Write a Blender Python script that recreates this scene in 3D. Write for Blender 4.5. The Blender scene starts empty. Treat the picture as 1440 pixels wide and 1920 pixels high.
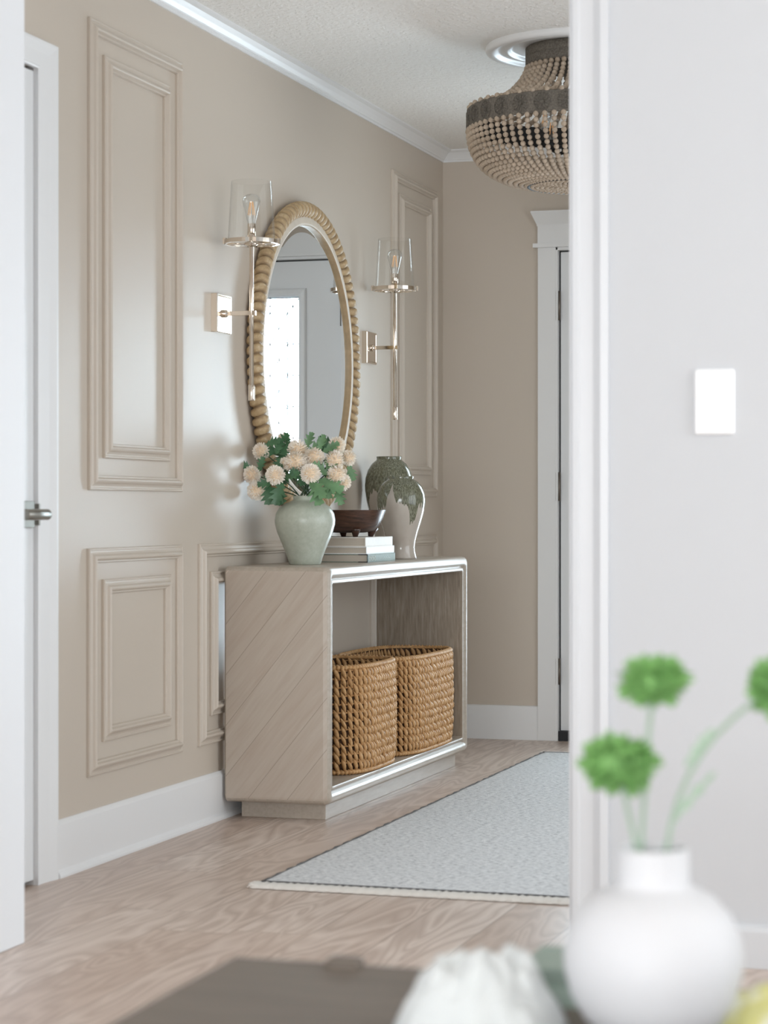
import bpy, bmesh, math, random
from mathutils import Vector, Matrix, Euler
random.seed(7)
PI = math.pi
sc = bpy.context.scene
COL = sc.collection

# ------------------------------------------------------------------ camera
cam_data = bpy.data.cameras.new('camera')
cam = bpy.data.objects.new('camera', cam_data)
COL.objects.link(cam)
cam.location = (0, 0, 0.95)
cam.rotation_euler = (PI / 2, 0, math.radians(17.1204))
cam_data.sensor_fit = 'VERTICAL'
cam_data.sensor_height = 36.0
cam_data.lens = 4176.7 / 1920 * 36.0
cam_data.shift_y = -3.87 / 1920
cam_data.clip_start = 0.05
cam_data.dof.use_dof = True
cam_data.dof.focus_distance = 7.7
cam_data.dof.aperture_fstop = 4.6
sc.camera = cam

# ------------------------------------------------------------------ world, lights, exposure
world = bpy.data.worlds.new('world')
sc.world = world
world.use_nodes = True
bgn = world.node_tree.nodes['Background']
bgn.inputs[0].default_value = (0.86, 0.94, 1.0, 1)
bgn.inputs[1].default_value = 3.0


def area(name, loc, rot, sx, sy, power, color):
    d = bpy.data.lights.new(name, 'AREA')
    d.shape = 'RECTANGLE'
    d.size = sx
    d.size_y = sy
    d.energy = power
    d.color = color
    o = bpy.data.objects.new(name, d)
    o.location = loc
    o.rotation_euler = rot
    COL.objects.link(o)
    return o


# daylight arriving through the glass of the front door and through the two windows of the near room
dl = area('front_door_daylight', (-1.555, 9.16, 1.06), (-PI / 2, 0, 0), 0.54, 1.66, 25, (0.74, 0.88, 1.0))
dl.data.spread = math.radians(115)
area('side_window_daylight', (2.66, 3.6, 1.5), (0, PI / 2, 0), 1.4, 1.4, 48, (0.94, 0.975, 1.0))
area('rear_window_daylight', (-0.1, -4.62, 1.3), (PI / 2, 0, 0), 4.0, 2.0, 232, (0.95, 0.98, 1.0))
area('adjoining_room_daylight', (1.3, 6.2, 1.25), (0, PI / 2, 0), 1.9, 2.6, 47, (0.86, 0.94, 1.0))  # added fill to brighten the hall, no known source there
sc.view_settings.view_transform = 'Standard'
sc.view_settings.look = 'None'
sc.view_settings.gamma = 1.0
sc.view_settings.use_curve_mapping = False
sc.view_settings.exposure = 0.0
sc.cycles.max_bounces = 10
sc.cycles.diffuse_bounces = 5
sc.cycles.transparent_max_bounces = 16
sc.cycles.use_denoising = True
sc.cycles.sample_clamp_indirect = 8.0


# ------------------------------------------------------------------ materials
def srgb(r, g, b):
    def f(v):
        v /= 255.0
        return v / 12.92 if v <= 0.04045 else ((v + 0.055) / 1.055) ** 2.4
    return (f(r), f(g), f(b), 1)


class Mat:
    def __init__(self, name):
        self.m = bpy.data.materials.new(name)
        self.m.use_nodes = True
        self.nt = self.m.node_tree
        self.b = self.nt.nodes['Principled BSDF']

    def n(self, kind, **kw):
        nd = self.nt.nodes.new(kind)
        for k, v in kw.items():
            setattr(nd, k, v)
        return nd

    def l(self, a, b):
        self.nt.links.new(a, b)

    def setp(self, col=None, rough=None, metal=None, spec=None):
        if col is not None:
            self.b.inputs['Base Color'].default_value = col
        if rough is not None:
            self.b.inputs['Roughness'].default_value = rough
        if metal is not None:
            self.b.inputs['Metallic'].default_value = metal
        if spec is not None:
            self.b.inputs['Specular IOR Level'].default_value = spec
        return self

    def pos(self, scale=(1, 1, 1), rot=(0, 0, 0), src='Object'):
        t = self.n('ShaderNodeTexCoord')
        mp = self.n('ShaderNodeMapping')
        mp.inputs['Scale'].default_value = scale
        mp.inputs['Rotation'].default_value = rot
        self.l(t.outputs[src], mp.inputs[0])
        return mp.outputs[0]

    def noise(self, vec, scale, detail=3, rough=0.5, dist=0.0):
        nz = self.n('ShaderNodeTexNoise')
        nz.inputs['Scale'].default_value = scale
        nz.inputs['Detail'].default_value = detail
        nz.inputs['Roughness'].default_value = rough
        nz.inputs['Distortion'].default_value = dist
        if vec is not None:
            self.l(vec, nz.inputs['Vector'])
        return nz.outputs['Fac']

    def ramp(self, fac, stops):
        r = self.n('ShaderNodeValToRGB')
        e = r.color_ramp.elements
        while len(e) > 1:
            e.remove(e[-1])
        e[0].position, e[0].color = stops[0]
        for p, c in stops[1:]:
            x = e.new(p)
            x.color = c
        self.l(fac, r.inputs[0])
        return r.outputs[0]

    def math(self, op, a, b=None, c=None):
        nd = self.n('ShaderNodeMath', operation=op)
        for i, v in enumerate((a, b, c)):
            if v is None:
                continue
            if isinstance(v, (int, float)):
                nd.inputs[i].default_value = v
            else:
                self.l(v, nd.inputs[i])
        return nd.outputs[0]

    def mix(self, fac, a, b, blend='MIX'):
        nd = self.n('ShaderNodeMix', data_type='RGBA', blend_type=blend)
        for i, v in ((0, fac), (6, a), (7, b)):
            if isinstance(v, (int, float, tuple)):
                nd.inputs[i].default_value = v
            else:
                self.l(v, nd.inputs[i])
        return nd.outputs[2]

    def col(self, out):
        self.l(out, self.b.inputs['Base Color'])

    def bump(self, h, strength=0.3, dist=0.01):
        bp = self.n('ShaderNodeBump')
        bp.inputs['Strength'].default_value = strength
        bp.inputs['Distance'].default_value = dist
        self.l(h, bp.inputs['Height'])
        self.l(bp.outputs[0], self.b.inputs['Normal'])


def plain(name, col, rough=0.5, metal=0.0, spec=0.5, bump=None, vary=0.0, vscale=8):
    m = Mat(name).setp(col, rough, metal, spec)
    if vary:
        v = m.noise(m.pos(), vscale, 4)
        lo = tuple(c * (1 - vary) for c in col[:3]) + (1,)
        hi = tuple(min(1, c * (1 + vary)) for c in col[:3]) + (1,)
        m.col(m.ramp(v, [(0.3, lo), (0.7, hi)]))
    if bump:
        m.bump(m.noise(m.pos(), bump[0], 4), bump[1], bump[2])
    return m.m


M = {}
M['wall'] = plain('greige_satin_paint', srgb(203, 191, 177), 0.41, spec=0.55, bump=(160, 0.06, 0.002))
M['near_wall'] = plain('pale_grey_wall_paint', srgb(204, 206, 209), 0.6, bump=(160, 0.05, 0.002))
M['near_white'] = plain('white_painted_end_wall', srgb(226, 228, 231), 0.5)
M['near_trim'] = plain('white_casing_paint', srgb(212, 214, 217), 0.35)
M['trim'] = plain('white_trim_paint', srgb(236, 236, 236), 0.32, bump=(40, 0.03, 0.002))
M['door_white'] = plain('white_door_paint', srgb(232, 233, 234), 0.35)
M['nickel'] = plain('polished_nickel', srgb(226, 214, 200), 0.09, 1.0)
M['pewter'] = plain('brushed_pewter', srgb(150, 146, 138), 0.35, 1.0)
M['hinge'] = plain('aged_nickel_hinge', srgb(120, 112, 104), 0.4, 0.8)
M['dark'] = plain('black_rubber', srgb(28, 30, 34), 0.6)
M['lead'] = plain('lead_came', srgb(120, 120, 118), 0.5, 0.4)
M['white_plastic'] = plain('white_switch_plastic', srgb(243, 244, 245), 0.3)
M['mirror'] = plain('mirror_silver', (0.86, 0.89, 0.9, 1), 0.0, 1.0)
M['mirror_back'] = plain('mirror_backing', srgb(60, 52, 44), 0.8)
M['cream'] = plain('cream_gesso', srgb(212, 200, 184), 0.5, vary=0.05, vscale=30)

# ceiling: knock-down plaster
m = Mat('knockdown_ceiling').setp(srgb(248, 246, 242), 0.85)
m.bump(m.ramp(m.noise(m.pos(), 55, 3, 0.55, 0.4), [(0.42, (0, 0, 0, 1)), (0.58, (1, 1, 1, 1))]), 0.55, 0.004)
M['ceiling'] = m.m

# floor: wide oak planks laid along the hall
m = Mat('oak_plank_floor').setp(rough=0.34, spec=0.5)
tc = m.n('ShaderNodeTexCoord')
sep = m.n('ShaderNodeSeparateXYZ')
m.l(tc.outputs['Object'], sep.inputs[0])
pw = 0.178
xs = m.math('DIVIDE', m.math('ADD', sep.outputs[0], 1.092 + pw * 40), pw)
row = m.math('FLOOR', xs)
fx = m.math('FRACT', xs)
wn = m.n('ShaderNodeTexWhiteNoise', noise_dimensions='1D')
m.l(row, wn.inputs['W'])
ys = m.math('DIVIDE', m.math('ADD', sep.outputs[1], m.math('MULTIPLY', wn.outputs['Value'], 1.9)), 1.9)
fy = m.math('FRACT', ys)
brd = m.math('ADD', m.math('MULTIPLY', row, 7.13), m.math('FLOOR', ys))
wn2 = m.n('ShaderNodeTexWhiteNoise', noise_dimensions='1D')
m.l(brd, wn2.inputs['W'])
cmb = m.n('ShaderNodeCombineXYZ')
m.l(m.math('MULTIPLY', sep.outputs[0], 9.0), cmb.inputs[0])
m.l(m.math('MULTIPLY', sep.outputs[1], 1.15), cmb.inputs[1])
m.l(m.math('MULTIPLY', brd, 3.7), cmb.inputs[2])
big = m.noise(cmb.outputs[0], 1.0, 2, 0.5, 0.6)
rings = m.math('FRACT', m.math('MULTIPLY', big, 11.0))
rings = m.math('ABSOLUTE', m.math('SUBTRACT', rings, 0.5))
cm2 = m.n('ShaderNodeCombineXYZ')
m.l(m.math('MULTIPLY', sep.outputs[0], 130.0), cm2.inputs[0])
m.l(m.math('MULTIPLY', sep.outputs[1], 5.0), cm2.inputs[1])
m.l(brd, cm2.inputs[2])
fine = m.noise(cm2.outputs[0], 1.0, 4, 0.6)
c1 = m.mix(wn2.outputs['Value'], srgb(200, 178, 163), srgb(232, 217, 206))
c2 = m.mix(m.math('MULTIPLY', rings, 1.15), c1, srgb(150, 124, 106))
c3 = m.mix(m.math('MULTIPLY', fine, 0.5), c2, srgb(184, 164, 150))
ex = m.math('MINIMUM', fx, m.math('SUBTRACT', 1.0, fx))
seam = m.math('LESS_THAN', ex, 0.012)
ey = m.math('MINIMUM', fy, m.math('SUBTRACT', 1.0, fy))
seam = m.math('MAXIMUM', seam, m.math('LESS_THAN', ey, 0.0009))
m.col(m.mix(m.math('MULTIPLY', seam, 0.55), c3, srgb(142, 120, 104)))
m.bump(m.math('SUBTRACT', m.math('MULTIPLY', fine, 0.2), seam), 0.25, 0.002)
M['floor'] = m.m

# cerused oak of the console: grain along its length, mitred diagonal boards on the ends
m = Mat('cerused_oak').setp(rough=0.34, spec=0.5)
v = m.pos((14, 1.4, 14))
g = m.noise(v, 6, 5, 0.6, 0.3)
m.col(m.ramp(g, [(0.2, srgb(166, 153, 138)), (0.5, srgb(178, 166, 152)), (0.8, srgb(187, 176, 163))]))
m.bump(g, 0.12, 0.002)
M['oak'] = m.m
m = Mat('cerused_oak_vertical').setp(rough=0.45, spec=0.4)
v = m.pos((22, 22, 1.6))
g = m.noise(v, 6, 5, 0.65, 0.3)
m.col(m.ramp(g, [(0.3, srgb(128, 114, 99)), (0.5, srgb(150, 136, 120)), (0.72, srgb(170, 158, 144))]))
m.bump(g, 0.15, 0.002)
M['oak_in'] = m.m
m = Mat('cerused_oak_diagonal').setp(rough=0.42, spec=0.45)
a = math.radians(51)
tc = m.n('ShaderNodeTexCoord')
sep = m.n('ShaderNodeSeparateXYZ')
m.l(tc.outputs['Object'], sep.inputs[0])
nn = m.math('SUBTRACT', m.math('MULTIPLY', sep.outputs[2], math.cos(a)), m.math('MULTIPLY', sep.outputs[0], math.sin(a)))
dd = m.math('ADD', m.math('MULTIPLY', sep.outputs[0], math.cos(a)), m.math('MULTIPLY', sep.outputs[2], math.sin(a)))
q = m.math('DIVIDE', m.math('ADD', nn, 3.02), 0.098)
bd = m.math('FLOOR', q)
cb = m.n('ShaderNodeCombineXYZ')
m.l(m.math('MULTIPLY', nn, 60), cb.inputs[0])
m.l(m.math('MULTIPLY', dd, 5), cb.inputs[1])
m.l(bd, cb.inputs[2])
g = m.noise(cb.outputs[0], 1.0, 5, 0.6, 0.4)
wn = m.n('ShaderNodeTexWhiteNoise', noise_dimensions='1D')
m.l(bd, wn.inputs['W'])
ca = m.ramp(g, [(0.2, srgb(178, 162, 147)), (0.5, srgb(188, 175, 161)), (0.8, srgb(197, 186, 173))])
cb2 = m.mix(m.math('MULTIPLY', wn.outputs['Value'], 0.25), ca, srgb(172, 150, 132))
sm = m.math('LESS_THAN', m.math('FRACT', q), 0.018)
sc1 = m.mix(m.math('GREATER_THAN', wn.outputs['Value'], 0.72), srgb(140, 124, 110), srgb(222, 210, 196))
m.col(m.mix(m.math('MULTIPLY', sm, 0.7), cb2, sc1))
m.bump(m.math('SUBTRACT', m.math('MULTIPLY', g, 0.4), sm), 0.12, 0.002)
M['oak_diag'] = m.m

# rope mirror frame, weathered gilt wood
m = Mat('weathered_gilt_wood').setp(rough=0.5)
g = m.noise(m.pos(), 45, 5, 0.65)
ca = m.ramp(g, [(0.3, srgb(164, 136, 100)), (0.55, srgb(190, 164, 126)), (0.75, srgb(214, 196, 166))])
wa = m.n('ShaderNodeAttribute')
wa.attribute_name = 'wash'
# shade of the rope grooves painted into the colour
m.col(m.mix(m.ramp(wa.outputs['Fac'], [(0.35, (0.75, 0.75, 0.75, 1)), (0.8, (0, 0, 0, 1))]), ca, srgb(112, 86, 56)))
m.bump(g, 0.2, 0.002)
M['rope'] = m.m
M['bronze'] = plain('brown_gilt_edge', srgb(168, 142, 108), 0.45, vary=0.12, vscale=40)

# wool rug
m = Mat('ivory_wool_rug').setp(rough=0.95, spec=0.1)
g1 = m.noise(m.pos((60, 120, 1)), 1.0, 5, 0.75)
g2 = m.noise(m.pos((34, 90, 1)), 1.0, 4, 0.65)
cc = m.ramp(g1, [(0.34, srgb(150, 149, 149)), (0.47, srgb(218, 218, 218)), (0.62, srgb(242, 241, 240))])
m.col(m.mix(m.math('MULTIPLY', m.math('GREATER_THAN', g2, 0.605), 0.36), cc, srgb(146, 144, 146)))
m.bump(g1, 0.9, 0.006)
M['rug'] = m.m
M['rug_hem'] = plain('ivory_cotton_hem', srgb(226, 220, 212), 0.95, bump=(220, 0.5, 0.003))
M['rug_edge'] = plain('grey_rug_binding', srgb(96, 94, 94), 0.95, bump=(200, 0.8, 0.004), vary=0.35, vscale=60)

# woven water hyacinth
m = Mat('water_hyacinth_strands').setp(rough=0.55, spec=0.35)
g = m.noise(m.pos(), 60, 4, 0.6)
g2 = m.noise(m.pos(), 9, 2)
c = m.ramp(g, [(0.25, srgb(150, 108, 66)), (0.5, srgb(194, 150, 100)), (0.8, srgb(222, 186, 140))])
m.col(m.mix(m.math('MULTIPLY', g2, 0.35), c, srgb(190, 148, 104)))
M['hyacinth'] = m.m
M['hyacinth_in'] = plain('dark_basket_core', srgb(74, 50, 30), 0.8, bump=(80, 0.5, 0.004), vary=0.3, vscale=40)  # dark brown stands for the shade seen through the weave gaps

# ceramics
m = Mat('celadon_crackle_glaze').setp(rough=0.28, spec=0.5)
g = m.noise(m.pos(), 70, 5, 0.7)
c = m.ramp(g, [(0.25, srgb(170, 176, 161)), (0.55, srgb(184, 189, 175)), (0.8, srgb(194, 198, 187))])
m.col(c)
m.bump(g, 0.12, 0.002)
M['celadon'] = m.m


def dripped(name, seed):
    m = Mat(name).setp(rough=0.12, spec=0.6)
    tc = m.n('ShaderNodeTexCoord')
    sep = m.n('ShaderNodeSeparateXYZ')
    m.l(tc.outputs['Object'], sep.inputs[0])
    ang = m.math('ARCTAN2', sep.outputs[1], sep.outputs[0])
    cb = m.n('ShaderNodeCombineXYZ')
    m.l(m.math('MULTIPLY', m.math('COSINE', ang), 1.9), cb.inputs[0])
    m.l(m.math('MULTIPLY', m.math('SINE', ang), 1.9), cb.inputs[1])
    cb.inputs[2].default_value = seed
    drip = m.noise(cb.outputs[0], 1.3, 2, 0.4)
    lim = m.math('ADD', -0.165, m.math('MULTIPLY', drip, 0.36))
    edge = m.math('ADD', sep.outputs[2], m.math('MULTIPLY', m.math('SUBTRACT', m.noise(m.pos((1, 1, 0.25)), 90, 3), 0.5), 0.03))
    on = m.math('GREATER_THAN', edge, lim)
    sp = m.noise(m.pos((1, 1, 0.28)), 260, 4, 0.7)
    gl = m.ramp(sp, [(0.36, srgb(74, 74, 58)), (0.5, srgb(112, 112, 92)), (0.66, srgb(150, 150, 130))])
    bs = m.ramp(m.noise(m.pos(), 12, 3), [(0.3, srgb(176, 165, 154)), (0.7, srgb(192, 183, 172))])
    m.col(m.mix(on, bs, gl))
    return m.m


M['drip_a'] = dripped('olive_drip_glaze', 3.1)
M['drip_b'] = dripped('olive_drip_glaze_tall', 8.4)
M['white_ceramic'] = plain('matte_white_ceramic', srgb(214, 215, 218), 0.6)
m = Mat('walnut_dough_bowl').setp(rough=0.3, spec=0.5)
g = m.noise(m.pos((3, 3, 20)), 8, 4, 0.6, 0.5)
m.col(m.ramp(g, [(0.3, srgb(48, 32, 24)), (0.6, srgb(84, 57, 44)), (0.8, srgb(104, 72, 58))]))
M['walnut'] = m.m
m = Mat('paper_block').setp(rough=0.8, spec=0.2)
w = m.n('ShaderNodeTexWave', wave_type='BANDS', bands_direction='Z')
w.inputs['Scale'].default_value = 110
w.inputs['Distortion'].default_value = 0.8
m.l(m.pos(), w.inputs['Vector'])
m.col(m.ramp(w.outputs['Fac'], [(0, srgb(176, 164, 150)), (1, srgb(206, 196, 184))]))
M['paper'] = m.m
M['cover_white'] = plain('white_book_cloth', srgb(238, 238, 238), 0.5)
M['cover_cream'] = plain('cream_book_cloth', srgb(228, 222, 214), 0.55, vary=0.03, vscale=50)
M['cover_green'] = plain('sage_book_cloth', srgb(122, 134, 122), 0.55, vary=0.06, vscale=60)
M['cover_edge'] = plain('black_endpaper', srgb(30, 30, 30), 0.6)
M['ink'] = plain('pale_foil_lettering', srgb(206, 212, 204), 0.5)
M['sage_book'] = plain('dusty_sage_cover', srgb(168, 186, 175), 0.6, vary=0.1, vscale=20)
M['sage_dark'] = plain('dark_sage_cover', srgb(142, 158, 147), 0.6, vary=0.1, vscale=20)

# flowers and leaves
m = Mat('cream_petals').setp(rough=0.6, spec=0.3)
g = m.noise(m.pos(), 60, 3)
m.col(m.ramp(g, [(0.3, srgb(248, 236, 220)), (0.7, srgb(254, 248, 240))]))
m.b.inputs['Subsurface Weight'].default_value = 0.15
m.b.inputs['Subsurface Radius'].default_value = (0.01, 0.008, 0.006)
M['petal'] = m.m
M['petal_core'] = plain('peach_flower_core', srgb(240, 216, 186), 0.7)
M['leaf'] = plain('deep_green_leaf', srgb(72, 112, 78), 0.4, vary=0.3, vscale=25)
M['leaf_pale'] = plain('soft_green_leaf', srgb(104, 142, 100), 0.45, vary=0.25, vscale=25)
M['stem'] = plain('dark_green_stem', srgb(58, 82, 56), 0.5)
M['puff'] = plain('bright_green_bloom', srgb(128, 176, 104), 0.7, vary=0.35, vscale=45)
M['puff_stem'] = plain('grey_green_stem', srgb(160, 182, 162), 0.6)

# beads
m = Mat('washed_wood_beads').setp(rough=0.75, spec=0.25)
oi = m.n('ShaderNodeObjectInfo')
g = m.noise(m.pos(), 38, 3, 0.6)
c = m.ramp(g, [(0.3, srgb(170, 151, 131)), (0.55, srgb(198, 180, 160)), (0.75, srgb(214, 198, 180))])
m.col(m.mix(m.math('MULTIPLY', oi.outputs['Random'], 0.3), c, srgb(160, 148, 136)))
M['bead'] = m.m
m = Mat('grey_wrapped_cord').setp(rough=0.9, spec=0.15)
g = m.noise(m.pos(), 180, 4, 0.7)
m.col(m.ramp(g, [(0.3, srgb(92, 87, 79)), (0.6, srgb(128, 121, 112)), (0.8, srgb(146, 139, 129))]))
m.bump(g, 0.6, 0.003)
M['cord'] = m.m
M['cord_dark'] = plain('dark_iron_lining', srgb(44, 44, 44), 0.6)  # iron of hoop and arms; inside the band it paints in shade

# coffee table
m = Mat('dark_taupe_tabletop').setp(rough=0.5, spec=0.4)
g = m.noise(m.pos((3, 30, 3)), 2.0, 4, 0.6)
m.col(m.ramp(g, [(0.3, srgb(98, 89, 80)), (0.7, srgb(116, 106, 96))]))
M['table'] = m.m
M['muslin'] = plain('white_muslin', srgb(214, 218, 218), 0.9, bump=(120, 0.3, 0.003))
m = Mat('yellow_print_linen').setp(rough=0.9, spec=0.1)
g = m.noise(m.pos(), 16, 3, 0.5)
m.col(m.ramp(g, [(0.36, srgb(226, 226, 204)), (0.44, srgb(212, 208, 140)), (0.62, srgb(206, 204, 148)), (0.7, srgb(200, 176, 122))]))
M['yellow'] = m.m


def glass(name, tint=(0.97, 0.98, 0.98, 1), base=0.05, rim=0.6, power=3.0):
    m = Mat(name)
    nt = m.nt
    nt.nodes.remove(m.b)
    out = [n for n in nt.nodes if n.type == 'OUTPUT_MATERIAL'][0]
    lw = m.n('ShaderNodeLayerWeight')
    lw.inputs[0].default_value = 0.5
    fac = m.math('ADD', m.math('MULTIPLY', m.math('POWER', lw.outputs['Facing'], power), rim), base)
    tr = m.n('ShaderNodeBsdfTransparent')
    tr.inputs[0].default_value = tint
    gl = m.n('ShaderNodeBsdfGlossy')
    gl.inputs['Roughness'].default_value = 0.03
    mx = m.n('ShaderNodeMixShader')
    m.l(fac, mx.inputs[0])
    m.l(tr.outputs[0], mx.inputs[1])
    m.l(gl.outputs[0], mx.inputs[2])
    m.l(mx.outputs[0], out.inputs[0])
    return m.m


M['glass'] = glass('clear_blown_glass', (0.985, 0.985, 0.98, 1), 0.02, 0.42, 3.5)
M['bulb'] = glass('clear_bulb_glass', (0.97, 0.98, 0.98, 1), 0.07, 0.9, 2.2)
M['pane'] = glass('clear_window_glass', (0.95, 0.97, 0.97, 1), 0.04, 0.4, 5)
m = Mat('amber_filament').setp(srgb(224, 186, 140), 0.4)
m.b.inputs['Emission Color'].default_value = srgb(255, 176, 92)
m.b.inputs['Emission Strength'].default_value = 0.25
M['filament'] = m.m


# ------------------------------------------------------------------ mesh helpers
class MB:
    def __init__(self):
        self.bm = bmesh.new()
        self.mi = 0

    def face(self, vs, smooth=False):
        try:
            f = self.bm.faces.new(vs)
        except ValueError:
            return None
        f.smooth = smooth
        f.material_index = self.mi
        return f

    def v(self, p):
        return self.bm.verts.new(p)

    def box(self, a, b):
        x0, y0, z0 = a
        x1, y1, z1 = b
        vs = [self.v(p) for p in ((x0, y0, z0), (x1, y0, z0), (x1, y1, z0), (x0, y1, z0), (x0, y0, z1), (x1, y0, z1), (x1, y1, z1), (x0, y1, z1))]
        for q in ((0, 3, 2, 1), (4, 5, 6, 7), (0, 1, 5, 4), (1, 2, 6, 5), (2, 3, 7, 6), (3, 0, 4, 7)):
            self.face([vs[i] for i in q])
        return self

    def rings(self, rings, closed=True, cap0=False, cap1=False, smooth=True, loop=False):
        """rings: list of lists of points, quads between consecutive rings"""
        R = [[self.v(p) for p in r] for r in rings]
        n = len(R[0])
        pairs = list(zip(R, R[1:]))
        if loop:
            pairs.append((R[-1], R[0]))
        for A, B in pairs:
            for i in range(n if closed else n - 1):
                j = (i + 1) % n
                self.face([A[i], A[j], B[j], B[i]], smooth)
        if cap0:
            self.face(list(reversed(R[0])), False)
        if cap1:
            self.face(R[-1], False)
        return self

    def lathe(self, prof, c=(0, 0, 0), n=32, smooth=True, cap0=False, cap1=False, axis='z'):
        rs = []
        for r, z in prof:
            ring = []
            for i in range(n):
                a = 2 * PI * i / n
                p = (r * math.cos(a), r * math.sin(a), z)
                if axis == 'y':
                    p = (r * math.cos(a), z, -r * math.sin(a))
                if axis == 'x':
                    p = (z, r * math.cos(a), r * math.sin(a))
                ring.append((c[0] + p[0], c[1] + p[1], c[2] + p[2]))
            rs.append(ring)
        return self.rings(rs, True, cap0, cap1, smooth)

    def tube(self, pts, r, n=10, smooth=True, caps=True):
        pts = [Vector(p) for p in pts]
        if isinstance(r, (int, float)):
            r = [r] * len(pts)
        rs = []
        up = Vector((0, 0, 1))
        for i, p in enumerate(pts):
            d = (pts[min(i + 1, len(pts) - 1)] - pts[max(i - 1, 0)]).normalized()
            u = up if abs(d.dot(up)) < 0.95 else Vector((1, 0, 0))
            a = d.cross(u).normalized()
            b = a.cross(d).normalized()
            up = b
            rs.append([p + (a * math.cos(2 * PI * k / n) + b * math.sin(2 * PI * k / n)) * r[i] for k in range(n)])
        return self.rings(rs, True, caps, caps, smooth)

    def sphere(self, c, r, u=10, w=7, sc3=(1, 1, 1), mat=None):
        rs = []
        c = Vector(c)
        for i in range(w + 1):
            t = PI * i / w
            if i in (0, w):
                rr = 0.02
            else:
                rr = math.sin(t)
            ring = []
            for k in range(u):
                a = 2 * PI * k / u
                p = Vector((r * rr * math.cos(a) * sc3[0], r * rr * math.sin(a) * sc3[1], -r * math.cos(t) * sc3[2]))
                if mat is not None:
                    p = mat @ p
                ring.append(c + p)
            rs.append(ring)
        return self.rings(rs, True, True, True, True)

    def build(self, name, mat, parent=None, origin=None, bevel=0.0, segs=2):
        org = Vector(origin) if origin is not None else (Vector(parent.matrix_world_loc) if False else Vector((0, 0, 0)))
        if parent is not None and origin is None:
            org = Vector(parent['_o']) if '_o' in parent else Vector((0, 0, 0))
        bmesh.ops.recalc_face_normals(self.bm, faces=self.bm.faces[:])
        if org.length > 0:
            bmesh.ops.translate(self.bm, verts=self.bm.verts[:], vec=-org)
        me = bpy.data.meshes.new(name)
        self.bm.to_mesh(me)
        self.bm.free()
        for mm in (mat if isinstance(mat, (list, tuple)) else [mat]):
            me.materials.append(mm)
        o = bpy.data.objects.new(name, me)
        COL.objects.link(o)
        if parent is not None:
            o.parent = parent
            po = Vector(parent['_o']) if '_o' in parent else Vector((0, 0, 0))
            o.location = org - po
        else:
            o.location = org
        o['_o'] = tuple(org)
        if bevel:
            bv = o.modifiers.new('bevel', 'BEVEL')
            bv.width = bevel
            bv.segments = segs
            bv.limit_method = 'ANGLE'
            bv.angle_limit = math.radians(40)
        return o


def root(name, loc):
    o = bpy.data.objects.new(name, None)
    o.empty_display_size = 0.05
    o.location = loc
    COL.objects.link(o)
    o['_o'] = tuple(loc)
    return o


def tag(o, label, cat, group=None):
    o['label'] = label
    o['category'] = cat
    if group:
        o['group'] = group
    return o


def struct(o):
    o['kind'] = 'structure'
    return o


def sweep_rect(mb, u0, u1, v0, v1, prof, place, smooth=False):
    """mitred frame: prof = (inset, height) list swept round the rectangle; place(u, v, h)"""
    rs = []
    for d, hh in prof:
        rs.append([place(u0 + d, v0 + d, hh), place(u1 - d, v0 + d, hh), place(u1 - d, v1 - d, hh), place(u0 + d, v1 - d, hh)])
    mb.rings(rs, True, smooth=smooth)


def rrect(u0, u1, v0, v1, r, n=5):
    pts = []
    for cx, cy, a0 in ((u1 - r, v0 + r, -PI / 2), (u1 - r, v1 - r, 0), (u0 + r, v1 - r, PI / 2), (u0 + r, v0 + r, PI)):
        for i in range(n + 1):
            a = a0 + PI / 2 * i / n
            pts.append((cx + r * math.cos(a), cy + r * math.sin(a)))
    return pts


def sweep_plan(mb, path, prof, side=1):
    """profile (d, z) swept along a plan polyline, d measured to the left (side=1) of the path"""
    P = [Vector((p[0], p[1])) for p in path]
    rs = []
    for i, p in enumerate(P):
        ds = []
        if i > 0:
            ds.append((P[i] - P[i - 1]).normalized())
        if i < len(P) - 1:
            ds.append((P[i + 1] - P[i]).normalized())
        ns = [Vector((-d.y, d.x)) * side for d in ds]
        if len(ns) == 2:
            mvec = (ns[0] + ns[1]).normalized()
            mvec = mvec / mvec.dot(ns[0])
        else:
            mvec = ns[0]
        rs.append([(p.x + mvec.x * d, p.y + mvec.y * d, z) for d, z in prof])
    mb.rings(rs, True, True, True, smooth=False)


# ------------------------------------------------------------------ setting
W = -2.5075          # hall's panelled left wall
BY = 8.976           # hall's end wall
CZ = 2.448           # ceiling
NY = 4.65            # wall with the light switch
RX = -0.55           # hall's right wall
struct(MB().box((-3.0, -4.8, -0.1), (3.0, 9.4, 0)).build('floor', M['floor']))
struct(MB().box((-3.0, -4.8, CZ), (3.0, 9.4, CZ + 0.1)).build('ceiling', M['ceiling']))
DY0, DY1, DZ = 4.37, 5.132, 2.075     # closet door opening in the left wall
mb = MB()
mb.box((W - 0.14, DY1, 0), (W, BY + 0.2, CZ))
mb.box((W - 0.14, DY0, DZ), (W, DY1, CZ))
mb.box((W - 0.14, 4.2, 0), (W, DY0, CZ))
struct(mb.build('wall_left', M['wall']))
mb = MB()
mb.box((W, BY, 0), (-2.02, BY + 0.15, CZ))
mb.box((-1.09, BY, 0), (RX, BY + 0.15, CZ))
mb.box((-2.02, BY, 2.03), (-1.09, BY + 0.15, CZ))
struct(mb.build('wall_back', M['wall']))
mb = MB()
mb.box((RX, 7.6, 0), (RX + 0.12, BY + 0.15, CZ))
mb.box((RX, NY + 0.12, 2.2), (RX + 0.12, 7.6, CZ))  # opening below is added to let the fill light into the hall
struct(mb.build('wall_right', M['wall']))
mb = MB()
mb.box((1.4, NY + 0.12, 0), (1.5, 7.8, CZ))  # unseen room added around the hall fill light
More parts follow.
